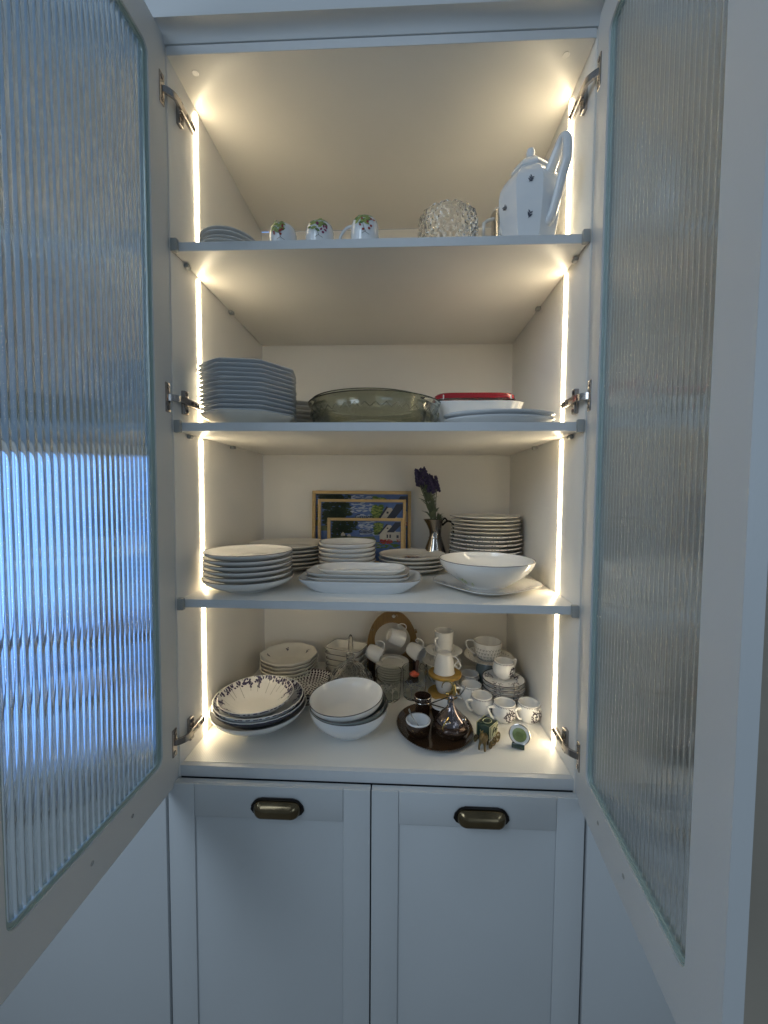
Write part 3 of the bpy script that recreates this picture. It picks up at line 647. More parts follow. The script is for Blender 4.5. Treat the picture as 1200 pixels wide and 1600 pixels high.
# upside-down flowered cups: domed ends up
def flowered(x, y, r, h, label, hdl, sd):
    t = thing('flowered_cup', label, 'cup', (x, y, z1), (0, 0, 0), 'upturned flowered cups on the top shelf')
    pts = [(r*.965, 0), (r, .002), (r, h*.55), (r*.985, h*.74), (r*.90, h*.90), (r*.72, h*.985), (r*.60, h), (r*.56, h*.985), (0, h*.98)]
    MB().lathe([(r*.93, .002)]+pts, 48).build('body', 'white_blue', t)
    if hdl: MB().tube(smooth([(-r*.95, -.004, h*.80), (-r-.010, -.006, h*.70), (-r-.022, -.008, h*.42), (-r-.018, -.008, h*.2), (-r*.97, -.004, h*.14)], 5), .003, 8).build('handle', 'white_blue', t)
    f = onside([(q[0], q[1]) for q in pts[1:6]], -pi/2, 0, .0005); rnd = random.Random(sd)
    L = []; D = []; B = []
    cx = -.010
    for k in range(9):
        a = rnd.uniform(-.5, .9); L.append(leaf2(cx+rnd.uniform(-.012, .014), h*.80+rnd.uniform(-.012, .010), a, .015, .0065)); D.append(leaf2(cx+rnd.uniform(-.016, .022), h*.78+rnd.uniform(-.018, .012), rnd.uniform(-.6, .5), .013, .0055))
    for k in range(4): B += [dot2(rnd.uniform(-.010, .022), h*.60+rnd.uniform(-.012, .012), .0028, 8), leaf2(rnd.uniform(-.010, .024), h*.6+rnd.uniform(-.01, .012), rnd.uniform(0, 3), .008, .004)]
    decal('printed_leaf', 'greenprint', t, D, f); decal('printed_light_leaf', 'greenprint2', t, L, onside(pts[1:6], -pi/2, 0, .0008))
    decal('printed_berries', 'pinkprint' if sd == 2 else 'redprint', t, B, onside(pts[1:6], -pi/2, 0, .0010))
    decal('printed_twig', 'stem', t, [line2(-.002, h*.62, .004, h*.35, .001), line2(.004, h*.35, .012, h*.28, .001), line2(.004, h*.38, -.004, h*.30, .001)], onside(pts[1:6], -pi/2, 0, .0006))
flowered(-.2105, .062, .0302, .060, 'upturned flowered cup nearest the saucers, with red berries among green leaves', False, 1)
flowered(-.127, .058, .0310, .060, 'upturned flowered cup in the middle of three, with a plum butterfly', False, 2)
flowered(-.027, .052, .0305, .064, 'upturned flowered cup with a handle, nearest the crystal bowl', True, 3)
# low white dishes further back
pr, _ = dish_prof(.062, .030, .030, curve=1.5)
for i, (x, y, h) in enumerate(((.045, .40, 0), (-.055, .42, .0))):
    pz, _ = dish_prof(.06, .175, .034, curve=2.4)
    make_dish('tall_bowl', 'bowl', ['white bowl far back on the top shelf between flowered cup and crystal bowl', 'white bowl far back on the top shelf behind the flowered cups'][i], pz, 'ivory', loc=(x, y, z1))
# crystal bowl: cut diamonds, scalloped rim
def cut(n, m2, amp): return lambda a, z, r: 1+amp*(abs(sin(n*a/2+m2*z))+abs(sin(n*a/2-m2*z))-1)
cb = thing('crystal_bowl', 'round cut crystal bowl with scalloped rim on the top shelf', 'bowl', (.156, .085, z1))
op = [(.036, 0), (.052, .008), (.061, .022), (.0645, .038), (.0650, .054), (.0648, .066), (.0640, .074), (.0630, .080)]
ip = [(.0590, .080), (.0600, .074), (.0600, .067), (.059, .06), (.058, .043), (.052, .026), (.040, .014), (0, .010)]
b = MB().lathe([(0, .003)]+smooth([(x, 0, z) for x, z in op], 6) and [(0, .003)]+[(p.x, p.z) for p in smooth([(x, 0, z) for x, z in op], 6)]+[(p.x, p.z) for p in smooth([(x, 0, z) for x, z in ip], 2)], 120, mod=lambda a, z, r: (1+.032*(abs(sin(14*a+150*z))+abs(sin(14*a-150*z))-1)*(1 if z > .004 else 0)))
b.v = [(x, y, z+(.004*abs(sin(8*math.atan2(y, x))) if z > .077 else 0)) for x, y, z in b.v]; b.build('bowl_body', 'crystal', cb, sharp=12)
# steel mug behind
sp = cup('steel_mug', 'brushed steel mug with cream handle between crystal bowl and teapot', [(.036, .0), (.037, .003), (.037, .118), (.038, .122)], 'steel', (.300, .130, z1), rot=(0, 0, pi+.25), handle=None)
MB().tube([(.034, 0, .108), (.050, 0, .102), (.060, 0, .094), (.062, 0, .06), (.052, 0, .035), (.036, 0, .030)], .004, 8).build('handle', 'ivory', sp)
rimline(.038, .1225, None, .0016, 48).build('rolled_rim', 'ivory', sp)
# teapot: faceted tall body, domed lid, strap handle towards the camera
tp_ = thing('teapot', 'tall faceted white teapot with small navy sprigs and angular handle on the top shelf', 'teapot', (.336, .088, z1), (0, 0, radians(-62)))
oct_ = ngon(8, .12, pi/8)
bp_ = [(0, .002), (.040, .002), (.043, 0), (.047, .002), (.053, .020), (.0585, .045), (.063, .072), (.0660, .100), (.0668, .120), (.0640, .137), (.056, .153), (.047, .165), (.041, .172), (.038, .174), (.034, .172), (0, .172)]
bp_ = [(r*1.04, z) for r, z in bp_]
MB().lathe(bp_, 64, oct_).build('teapot_body', 'white_blue', tp_, sharp=28)
ld = MB().lathe([(.040, .1735), (.043, .176), (.042, .180), (.036, .190), (.026, .200), (.013, .206), (0, .207)], 64, oct_).build('lid', 'white_blue', tp_, sharp=28)
MB().lathe([(0, .205), (.006, .206), (.005, .211), (.0085, .217), (.0095, .224), (.0075, .231), (0, .234)], 24).build('lid_knob', 'white_blue', ld)
# handle in the local +x,-? plane (x is 'out')
H_ = [(.044, .138), (.053, .146), (.062, .157), (.072, .172), (.082, .186), (.090, .191), (.096, .186), (.0985, .174), (.0985, .150), (.0965, .138), (.088, .120), (.078, .092), (.070, .070), (.060, .050), (.052, .044)]
hb = MB(); P = smooth([(x, 0, z) for x, z in H_], 4)
hb.tube(P, [.0140-.0040*min(1, i/14) for i in range(len(P))], 12, flat=.8).build('handle', 'white_blue', tp_, sharp=60)
spt = smooth([(-.058, 0, .050), (-.078, 0, .072), (-.090, 0, .110), (-.100, 0, .150), (-.110, 0, .168)], 4)
MB().tube(spt, [.018-.0007*i for i in range(len(spt))], 10).build('spout', 'white_blue', tp_)
def facet(th):
    tab = [(z, r) for r, z in bp_[4:11]]
    def f(x, y):
        r = interp(tab, y)*cos(pi/8)/(.88*1+.12*cos(0))*1.0; r = interp(tab, y)*(cos(pi/8)*.88+.12*(.5+.5*cos(pi/8)))+.0012
        return (r*cos(th)-x*sin(th), r*sin(th)+x*cos(th), y)
    return f
for th in (-pi/4, -pi/2, -3*pi/4, pi/4, pi/2):
    for yy in ((.050, .118) if round(th*4/pi) % 2 else (.085,)): decal('printed_sprig', 'sprig', tp_, sprig(random.uniform(-.004, .004), yy, .0145, pi/2+random.uniform(-.5, .5), 6), facet(th))

# ---------------------------------------------------------------- middle shelf (z = .7597)
z2 = .7599
octo = ngon(8, .10, radians(10)+pi/8)
pr, _ = dish_prof(.115, .030, .066, .003, .002, 1.4)
ob = make_dish('octagonal_bowl', 'bowl', 'cream octagonal bowl under the tall stack of plates on the middle shelf', pr, 'ivory', octo, None, loc=(-.3135, .130, z2), group='octagonal stack on the middle shelf')
pr, _ = dish_prof(.1165, .0165, .062, .0028, .002, 1.2)
op_ = make_dish('octagonal_plate', 'plate', '', pr, 'white_blue', octo, None)
pile(op_, -.3135, .128, [z2+.0150+i*.0098 for i in range(12)], 'in the tall stack, middle shelf left', 'octagonal white plate', 'octagonal stack on the middle shelf', jit=.0015)
pr, _ = dish_prof(.085, .014, .05, .003, .002, 1.4)
sp_ = make_dish('side_plate', 'plate', '', pr, 'ivory', None, None)
pile(sp_, -.255, .335, [z2+.0+i*.0125 for i in range(8)], 'in the stack behind the octagonal plates', 'cream side plate', 'side plates behind the octagonal stack')
# olive oven dishes
def glass_dish(x, y, z, r, h, label, m, band):
    t = thing('glass_oven_dish', label, 'dish', (x, y, z), (0, 0, 0), 'nested olive glass dishes')
    o_ = [(r*.80, .0), (r*.86, .006), (r*.93, h*.35), (r*.955, h*.62), (r*.96, h*.80), (r*.985, h*.9), (r, h)]
    o_ = [(p.x, p.z) for p in smooth([(a, 0, b2) for a, b2 in o_], 4)]
    i_ = [(a-.005, max(b2, .006)) for a, b2 in reversed(o_[2:-1])]
    MB().lathe([(0, .001)]+o_+[(r-.002, h+.001), (r-.0045, h)]+i_+[(0, .006)], 96, mod=lambda a, q, rr: 1+(.012*abs(sin(20*a)) if band and h*.50 < q < h*.66 and rr > .9*r*.9 else 0)).build('dish_body', m, t)
    if band:
        rb = MB()
        for k in range(44):
            a = 2*pi*k/44; a2 = a+pi/44
            rb.tube([(r*.958*cos(a), r*.958*sin(a), h*.50), (r*.966*cos(a2), r*.966*sin(a2), h*.66)], .0007, 5).tube([(r*.966*cos(a2), r*.966*sin(a2), h*.66), (r*.958*cos(a2+pi/44), r*.958*sin(a2+pi/44), h*.50)], .0007, 5)
        rb.build('moulded_band', m, t)
    return t
glass_dish(-.0105, .168, z2, .166, .067, 'large round olive glass oven dish with moulded zigzag band on the middle shelf', 'olive', True)
glass_dish(-.0225, .180, z2+.0075, .148, .071, 'clear-rimmed glass dish nested inside the large olive one', 'olive', False)
# scalloped white dish with red tray on it
sd_ = make_dish('scalloped_dish', 'dish', 'white rectangular dish with scalloped rim holding the red tray', dish_prof(.100, .070, .070, .0030, .003, 1.1)[0], 'white', scallop(20, .026, sup(1.17, .80, 4.5)), None, seg=176, loc=(.236, .205, z2))
rt_ = thing('red_tray', 'red enamel tray turned over on the scalloped white dish', 'tray', (.236, .205, z2+.0815))
MB().lathe([(0, .0135), (.085, .0135), (.092, .0125), (.096, .009), (.097, .002), (.0985, .0), (.0985, -.0012), (.0955, -.0012), (.0945, .002), (.0935, .008), (.089, .0105), (0, .011)], 96, sup(1.03, .70, 5)).build('tray_body', 'red', rt_)
for x in (-.079, .082): MB().tube([(x, -.0665, -.004), (x, -.0680, .003), (x, -.0675, .006)], .0014, 6).build('tray_clip', 'white', rt_)
pr, _ = dish_prof(.100, .017, .066, .003, .002, 1.4)
ov = make_dish('oval_plate', 'plate', '', pr, 'white_blue', ell(1.25, .80), None)
pile(ov, .277, .094, [z2, z2+.0108], 'of two at the right of the middle shelf', 'white oval plate', 'oval plates at the right of the middle shelf', jit=.002)

# ---------------------------------------------------------------- cabinet floor (z = 0)
z0 = .0013
# lavender stack, front left
tl = (radians(4), radians(3), 0)
pr, inn = dish_prof(.121, .054, .050, .0032, .004, 1.5)
make_dish('deep_plate', 'bowl', 'wide plain cream bowl at the bottom of the lavender stack', pr, 'white', None, None, loc=(-.309, .160, z0))
def lavbowl(r, h, z, x, y, m, label, dens, tilt):
    pr, inn = dish_prof(r, h, r*.45, .003, .003, 1.5)
    t = make_dish('lavender_bowl', 'bowl', label, pr, m, scallop(28, .008), None, loc=(x, y, z), seg=112, group='lavender stack at the front left of the cabinet floor')
    t.rotation_euler = tilt
    MB().lathe([(r*q, z_) for q, z_ in ((1.0, h+.0005), (1.008, h+.0018), (1.003, h+.0032), (.985, h+.0028))], 112, scallop(28, .008)).build('printed_rim', 'white', t)
    Rk = []; D = []; G = []; rnd = random.Random(int(r*1000))
    f2 = ondish(inn, e=.0009)
    for k in range(dens):
        a = rnd.uniform(0, 2*pi); rr = r*rnd.uniform(.86, .992); D.append(leaf2(rr*cos(a), rr*sin(a), a+rnd.uniform(-1.6, 1.6), .0070, .0038))
    for k in range(22):
        a = 2*pi*k/22+rnd.uniform(-.1, .1); L_ = rnd.uniform(.10, .34); sg = rnd.choice((0, 1))
        for q in range(9): rr = r*(.95-L_*q/9*.8); D.append(leaf2(rr*cos(a+rnd.uniform(-.03, .03)), rr*sin(a+rnd.uniform(-.03, .03)), a+pi+rnd.uniform(-1.2, 1.2), .0060, .0034)) if sg else None
        G.append(line2(r*.96*cos(a), r*.96*sin(a), r*(.90-L_)*cos(a+.05), r*(.90-L_)*sin(a+.05), .0009))
    Rk = [[(r*.9*cos(a), r*.9*sin(a))] for a in ()]
    clip = lambda S_: [[((x/sqrt(x*x+y*y))*min(sqrt(x*x+y*y), r*.985), (y/sqrt(x*x+y*y))*min(sqrt(x*x+y*y), r*.985)) for x, y in s] for s in S_]
    decal('printed_lavender', 'lav', t, clip(D), f2); decal('printed_stems', 'stem', t, clip(G), ondish(inn, e=.0005))
    # broken dark print on the outside of the lip
    E = MB()
    for k in range(120):
        a = rnd.uniform(0, 2*pi); l = rnd.uniform(.03, .08); vs = []
        for q in (a, a+l):
            ox, oy = scallop(28, .008)(q)
            for zz, k2 in ((h-.0015, 1.001), (h+.0012, 1.0105)): vs.append((r*ox*k2, r*oy*k2, zz))
        E.add(vs, [(0, 2, 3, 1)])
    E.build('printed_edge', 'lav', t, flat=True, recalc=False)
    return t
lavbowl(.1150, .050, z0+.0190, -.3075, .159, 'dark_cer', 'dark grey-backed lavender bowl, second from the bottom of the lavender stack', 260, (0, 0, .3))
lavbowl(.1120, .048, z0+.0300, -.3090, .158, 'white_blue', 'wider lavender-rimmed bowl directly under the smallest one', 380, (0, 0, 1.1))
lavbowl(.0935, .042, z0+.0460, -.3130, .152, 'white', 'topmost and smallest lavender-rimmed bowl of the front left stack', 300, (radians(2), radians(-1), .1))
# octagonal bowls, back left
pr, inn = dish_prof(.094, .036, .045, .003, .003, 1.5)
oc = make_dish('octagonal_soup_bowl', 'bowl', '', pr, 'ivory', ngon(10, .12, .1), None)
ds = []
for k in range(6): a = pi/2+2*pi*k/6+.35; ds += sprig(.066*cos(a), .066*sin(a), .013, a, 5)
decal('printed_sprig', 'sprig', oc, ds, ondish(inn, .97, .97, e=.0016))
pile(oc, -.306, .425, [z0+i*.0115 for i in range(5)], 'in the back left stack, cabinet floor', 'sprigged ten-sided cream bowl', 'ten-sided bowls at the back left of the cabinet floor', jit=.001)
# dotted plates
pr, inn = dish_prof(.084, .016, .05, .003, .002, 1.3)
dp = make_dish('dotted_plate', 'plate', '', pr, 'white', None, 'crest', rr=.0015)
dd = []
for j, rr in enumerate([.011+.0087*i for i in range(9)]):
    n = int(2*pi*rr/.0098)
    for k in range(n): a = 2*pi*(k+.5*(j % 2))/n; s_ = .0029+.0008*(j/8); dd.append([(rr*cos(a)+dx*cos(a)-dy*sin(a), rr*sin(a)+dx*sin(a)+dy*cos(a)) for dx, dy in dot2(0, 0, s_*1.25, 6, .8)])
decal('printed_dots', 'crest', dp, dd, ondish(inn, e=.0007))
pile(dp, -.213, .312, [z0+i*.009 for i in range(4)], 'of four behind the lavender stack', 'black-dotted white plate', 'black-dotted plates')
# three bowls, front centre
pr, _ = dish_prof(.1000, .068, .046, .0032, .004, 2.1)
make_dish('mixing_bowl', 'bowl', 'deep glossy white bowl at the bottom of the three centre bowls', pr, 'white_blue', None, 'rimdark', rr=.0011, loc=(-.072, .150, z0))
pr, _ = dish_prof(.0975, .056, .046, .0032, .004, 1.9)
t = make_dish('grey_bowl', 'bowl', 'grey-green bowl between the two white centre bowls', pr, 'grey_cer', None, 'rimdark', rr=.0012, loc=(-.073, .150, z0+.0215)); t.rotation_euler = (radians(2), radians(-1.5), 0)
pr, _ = dish_prof(.0945, .050, .046, .0032, .004, 1.9)
t = make_dish('cream_bowl', 'bowl', 'cream bowl with dark rim on top of the three centre bowls', pr, 'white', None, 'rimdark', rr=.0011, loc=(-.0755, .150, z0+.0400)); t.rotation_euler = (radians(2), radians(-4), 0)
# rectangular dishes stack
pr, _ = dish_prof(.052, .026, .038, .0028, .002, 1.15)
rd = make_dish('rectangular_dish', 'dish', '', pr, 'ivory', sup(1.22, .86, 6), 'rimdark', rr=.0009, rz=0)
pile(rd, -.120, .455, [z0+.0+i*.0185 for i in range(5)], 'in the stack behind the crystal lid', 'dark-rimmed rectangular dish', 'small rectangular dishes', rz=-.32)
# crystal sugar bowl with finial lid
cs = thing('crystal_candy_dish', 'cut crystal dish with domed lid and tall pointed finial', 'dish', (-.0935, .345, z0))
MB().lathe([(0, .001), (.030, .001), (.034, .004), (.042, .014), (.052, .026), (.058, .036), (.055, .037), (.048, .027), (.036, .012), (0, .008)], 84, mod=lambda a, z, r: 1+.04*abs(sin(9*a+60*z))).build('dish_body', 'crystal', cs, sharp=12)
o_ = [(.066, .034), (.0675, .040), (.062, .052), (.050, .068), (.034, .083), (.018, .094), (.010, .099)]
i_ = [(.007, .095), (.030, .080), (.046, .064), (.058, .049), (.0625, .038)]
lid = MB().lathe([(p.x, p.z) for p in smooth([(a, 0, c) for a, c in o_], 5)]+i_, 96, mod=lambda a, z, r: 1+.05*(abs(sin(10*a+90*z))+abs(sin(10*a-90*z))-1)*(r > .012)).build('lid', 'crystal', cs, sharp=12)
MB().lathe([(.010, .098), (.013, .102), (.013, .106), (.009, .108), (.014, .112), (.014, .116), (.008, .120), (.009, .126), (.0085, .140), (.006, .170), (.003, .178), (0, .179)], 10).build('finial', 'crystal', lid, sharp=12)
# bamboo cup holder ---------------------------------------------------
ch = thing('cup_holder', 'arched bamboo cup holder with a round opening and wooden pegs at the back', 'cup stand', (.031, .485, z0))
out = [(-.086, .0)]+[(-.086, .04), (-.085, .075)]+[(-.086*cos(a), .085+.128*sin(a)) for a in [pi*k/28 for k in range(1, 28)]]+[(.085, .075), (.086, .04), (.086, .0)]
out = [(x, z if abs(x) > .03 else min(z, .208)) for x, z in out]
hole = [(.060*cos(2*pi*k/32), .113+.060*sin(2*pi*k/32)) for k in range(32)]
small = [(.004+.0065*cos(2*pi*k/14), .194+.0065*sin(2*pi*k/14)) for k in range(14)]
MB().loops([out, hole, small], .008, 'y', off=-.004).build('arch_board', 'wood', ch, sharp=40)
bx('base_board', 'wooddark', ch, -.088, .088, -.07, .03, 0, .010, .002)
for x in (-.071, .078): bx('upright', 'wooddark', ch, x-.008, x+.008, -.018, -.006, .010, .062, .001)
MB().tube([(.004, -.006, .194), (.004, .002, .194)], .0045, 12).build('screw_cap', 'white', ch)
for k, (x, z) in enumerate(((-.067, .148), (.014, .197), (.078, .149))): MB().tube([(x, -.004, z), (x, -.034, z+.004)], .0042, 10).build('peg', 'wood', ch)
espresso = [(.0195, .0), (.0215, .003), (.0240, .012), (.0258, .026), (.0265, .044), (.0268, .050)]
hh = [(.0255, .042), (.034, .0475), (.044, .045), (.048, .034), (.044, .022), (.036, .017), (.032, .021), (.033, .026)]
def hung(px, pz, axis, label, y=.452, roll=0):
    """cup hanging by its handle: the mouth points along axis, the handle side faces up"""
    ax = Vector(axis).normalized(); hx = Vector((0, 0, 1))-ax*ax.z; hx.normalize(); hy = ax.cross(hx)
    R = Matrix((hx, hy, ax)).transposed(); t = cup('espresso_cup', label, espresso, 'white', handle=hh, hr=.0019, group='espresso cups hanging from the bamboo holder')
    t.rotation_euler = R.to_euler(); t.location = (px, y, pz)
hung(-.050, .093, (.90, -.22, -.36), 'white espresso cup hanging from the left peg of the bamboo holder', .448)
hung(.021, .148, (.86, .30, -.40), 'white espresso cup hanging from the top peg of the bamboo holder', .440)
hung(.089, .103, (.74, -.62, -.25), 'white espresso cup hanging from the right peg of the bamboo holder', .450)
pr, _ = plate_prof(.0535, .008, .030, .0024, .002, .62)
es = make_dish('espresso_saucer', 'saucer', '', pr, 'ivory')
pile(es, .032, .425, [z0+.010+i*.0078 for i in range(7)], 'in the pile before the bamboo holder', 'white espresso saucer', 'espresso saucers before the bamboo holder', jit=.0008)
# glass tumblers
def tumbler(x, y, r, h, pm, label, fillcol=None):
    t = thing('glass_tumbler', label, 'glass', (x, y, z0), (0, 0, 0), 'clear tumblers with printed trees')
    MB().lathe([(0, .001), (r*.84, 0), (r*.90, .003), (r*.97, h*.5), (r, h), (r-.0006, h+.0006), (r-.0016, h), (r*.97-.0018, h*.5), (r*.88-.0018, .008), (0, .007)], 48).build('tumbler_glass', 'clear', t)
    f = onside([(r*.90, .003), (r*.97, h*.5), (r, h)], -pi/2, 0, .0004); rnd = random.Random(int(x*999)+3); L = []
    for cx in (-.030, -.010, .012, .034):
        L.append(line2(cx, .006, cx, h*.5, .0016))
        for k in range(46):
            a = rnd.uniform(0, 2*pi); q = sqrt(rnd.random())*.0125; L.append(leaf2(cx+q*cos(a), h*.56+q*1.15*sin(a), rnd.uniform(0, 6.3), .0036, .0021))
    decal('printed_tree', pm, t, L, f)
    return t
tumbler(.0245, .318, .0385, .083, 'silvprint', 'clear tumbler with pale silver printed trees, left of the pair')
tumbler(.101, .330, .0365, .088, 'bluegreyprint', 'clear tumbler with dark blue-grey printed trees and something coral inside')
oc_ = thing('coral_scoop', 'small coral red scoop with dark handle standing in the right tumbler', 'scoop', (.101, .330, z0+.008))
MB().ball((0, 0, .060), .014, 12, (1.1, .8, .65)).build('scoop_bowl', 'orange', oc_); MB().tube([(.004, 0, .064), (.010, .010, .098)], [.004, .006], 8).build('scoop_handle', 'wooddark', oc_)
# wooden discs and cups
def disc(x, y, z, r, label): 
    t = thing('wooden_saucer', label, 'saucer', (x, y, z), (0, 0, 0), 'round bamboo saucers')
    MB().lathe([(0, 0), (r-.003, 0), (r, .002), (r, .0075), (r-.002, .009), (r*.62, .0085), (r*.60, .0065), (0, .0065)], 56).build('disc', 'wooddisc', t)
disc(.190, .350, z0, .047, 'round bamboo saucer on the cabinet floor under the white cup')
cup('white_cup', 'white cup standing between the two bamboo saucers', [(.0185, 0), (.021, .003), (.026, .020), (.029, .042), (.030, .053)], 'white_blue', (.192, .352, z0+.0068), handle=[(.028, .042), (.042, .044), (.044, .030), (.036, .018), (.026, .018)], rz=2.6)
disc(.193, .346, z0+.0600, .0495, 'round bamboo saucer lying across the mouth of the white cup')
up = thing('white_cup', 'white cup turned upside down on the upper bamboo saucer', 'cup', (.191, .346, z0+.069))
up.rotation_euler = (pi, 0, radians(-12)); up.location.z += .0600
MB().lathe(cup_prof([(.0195, 0), (.0215, .002), (.0215, .0035), (.0270, .018), (.0300, .036), (.0305, .0525), (.0325, .0585)]), 44).build('body', 'white', up)
MB().tube(smooth([(.0255, 0, .009), (.036, 0, .012), (.047, 0, .028), (.048, 0, .040), (.040, 0, .044), (.030, 0, .034)], 5), .0021, 8).build('handle', 'white', up)
MB().tube([(.030, 0, .036), (.043, 0, .020)], .0017, 8).build('handle_brace', 'white', up)
# tall pile behind: saucer with coffee cup on an upturned glass cup
gc = thing('glass_cup', 'greenish glass cup with ring handle under the back saucer', 'cup', (.186, .445, z0))
MB().lathe(cup_prof([(.030, 0), (.036, .004), (.043, .02), (.045, .05), (.046, .062)], .003), 40).build('body', 'clear', gc)
MB().tube(smooth([(-.044, -.006, .056), (-.058, -.012, .060), (-.066, -.014, .046), (-.058, -.012, .032), (-.044, -.006, .036)], 5), .003, 8).build('handle', 'clear', gc)
pr, _ = plate_prof(.062, .010, .030, .0026, .002, .55)
make_dish('saucer', 'saucer', 'pale saucer lying on the glass cup behind the bamboo saucers', pr, 'ivory', loc=(.190, .425, z0+.0635))
pr, _ = plate_prof(.0585, .011, .028, .0026, .002, .55)
make_dish('saucer', 'saucer', 'white saucer directly under the tallest coffee cup', pr, 'white', loc=(.197, .420, z0+.097))
cup('spacer_cup', 'low cup between the two pale saucers at the back', [(.022, 0), (.026, .004), (.030, .026)], 'ivory', (.193, .424, z0+.0665))
cup('coffee_cup', 'tall white coffee cup with small scroll handle at the top of the back pile', [(.024, 0), (.0255, .003), (.0275, .02), (.0285, .045), (.0298, .066), (.0305, .070)], 'white', (.197, .420, z0+.1005), rot=(0, 0, radians(222)), handle=[(.026, .052), (.038, .052), (.040, .042), (.034, .030), (.027, .022)], hr=.0032)
# patterned teacup on saucer
pr, inn = plate_prof(.0765, .016, .034, .0026, .003, .55)
ts = make_dish('teacup_saucer', 'saucer', 'wide pale saucer with grey blossom print under the patterned teacup', pr, 'ivory', None, 'rimgold', loc=(.338, .418, z0+.078))
ds = []
for k in range(30): a = 2*pi*k/30; ds += [leaf2(.062*cos(a), .062*sin(a), a+1+k, .007, .004), dot2(.055*cos(a+.1), .055*sin(a+.1), .0017, 6)]
decal('printed_blossom', 'greyprint', ts, ds, ondish(inn))
pts = [(.024, 0), (.030, .003), (.037, .012), (.0405, .024), (.0412, .044), (.0425, .058)]
tc_ = cup('teacup', 'round white teacup covered in small grey blossoms, back right', pts, 'white', (.336, .418, z0+.083), rot=(0, 0, radians(178)), handle=[(.041, .052), (.052, .060), (.066, .056), (.068, .044), (.056, .026), (.039, .014)], hr=.0021, rim='rimgold')
ds = []; rnd = random.Random(5)
for k in range(26):
    for j in range(4):
        x = k*.0098+(.0049 if j % 2 else 0); y = .008+j*.0105; ds += [dot2(x+.0019*cos(q*1.256+k), y+.0019*sin(q*1.256+k), .00115, 5) for q in range(5)]
        ds.append(leaf2(x+.0035, y+.003, 1+k, .0035, .0018))
decal('printed_blossom', 'greyprint', tc_, ds, onside(pts, 0, 0, .0004))
for i, (zz, hgt) in enumerate(((0, .0),)):
    gc2 = cup('base_cup', 'upturned pale cup carrying the wide teacup saucer', [(.030, 0), (.033, .003), (.040, .03), (.036, .060), (.030, .074), (.022, .076)], 'grey_cer', (.338, .420, z0), rz=0)
# dark printed saucers and cups
pr, inn = plate_prof(.0600, .0095, .032, .0026, .002, .62)
ps = make_dish('printed_saucer', 'saucer', '', pr, 'white', None, 'rimdark', rr=.0014)
ds = []; rnd = random.Random(9)
for k in range(5):
    a0 = 2*pi*k/5+.3; cx, cy = .042*cos(a0), .042*sin(a0)
    for q in range(26):
        a = rnd.uniform(0, 2*pi); r_ = .0145*sqrt(rnd.random()); x, y = cx+r_*cos(a)*1.0, cy+r_*sin(a)
        if sqrt(x*x+y*y) < .056: ds.append(leaf2(x, y, rnd.uniform(0, 6.3), .0058, .0030))
decal('printed_crest', 'crest', ps, [[(x*min(1, .0585/max(1e-6, sqrt(x*x+y*y))), y*min(1, .0585/max(1e-6, sqrt(x*x+y*y)))) for x, y in s] for s in ds], ondish(inn, e=.0006))
pile(ps, .360, .310, [z0+i*.0125 for i in range(6)], 'in the pile beside the right wall', 'crest-printed white saucer', 'crest-printed saucers', jit=.002)
cp = [(.0175, 0), (.0205, .0022), (.0275, .010), (.0318, .020), (.0328, .028), (.0315, .038), (.0292, .0465), (.0285, .050)]
def crestcup(x, y, z, rz, label, s=1.0, cr=-1.0, seed=1):
    t = cup('coffee_cup', label, [(r*s, q*s) for r, q in cp], 'white', (x, y, z), rot=(0, 0, rz), group='coffee cups with dark crests')
    # pointed loop handle: flat top bar, sharp outer corner, slanting return
    P = [(.0300, .0405), (.036, .0435), (.0465, .0445), (.0515, .0430), (.0505, .0385), (.0440, .0240), (.0365, .0150), (.0305, .0135)]
    MB().tube(smooth([(a*s, 0, b2*s) for a, b2 in P], 3), .0026*s, 8, flat=1.25).build('handle', 'white', t)
    E = MB()
    for k in range(44):
        a = 2*pi*k/44; r = .0291*s
        E.add([((r+dr)*cos(a+da), (r+dr)*sin(a+da), q*s) for da, q, dr in ((-.035, .0478, .0004), (.035, .0478, .0004), (0, .0450, .0010))], [(0, 1, 2)])
    E.build('rim_points', 'crest', t, flat=True, recalc=False)
    rimline(.02895*s, .0485*s, None, .0005, 40).build('rim_line', 'crest', t)
    random.seed(seed); prof = [(r*s, q*s) for r, q in cp]
    decal('printed_crest', 'crest', t, crest(0, .0235*s, .039*s), onside(prof, cr-rz, 0, .0006))
    return t
crestcup(.360, .312, z0+.0735, radians(32), 'coffee cup with dark crest standing on the printed saucers', .98, -.75, 3)
crestcup(.274, .385, z0, radians(200), 'farthest coffee cup of the row, mostly hidden behind the others', 1.0, -.6, 4)
crestcup(.267, .310, z0, radians(196), 'coffee cup second from the back of the row, its crest turned away', 1.02, -.3, 5)
crestcup(.285, .250, z0, radians(205), 'coffee cup in the middle of the row with crest to the right', 1.0, -.35, 6)
crestcup(.339, .215, z0, radians(200), 'front coffee cup with crest facing the room, left of the last one', 1.0, -1.25, 7)
crestcup(.405, .218, z0, radians(212), 'coffee cup closest to the right wall and light strip', 1.0, -1.15, 8)
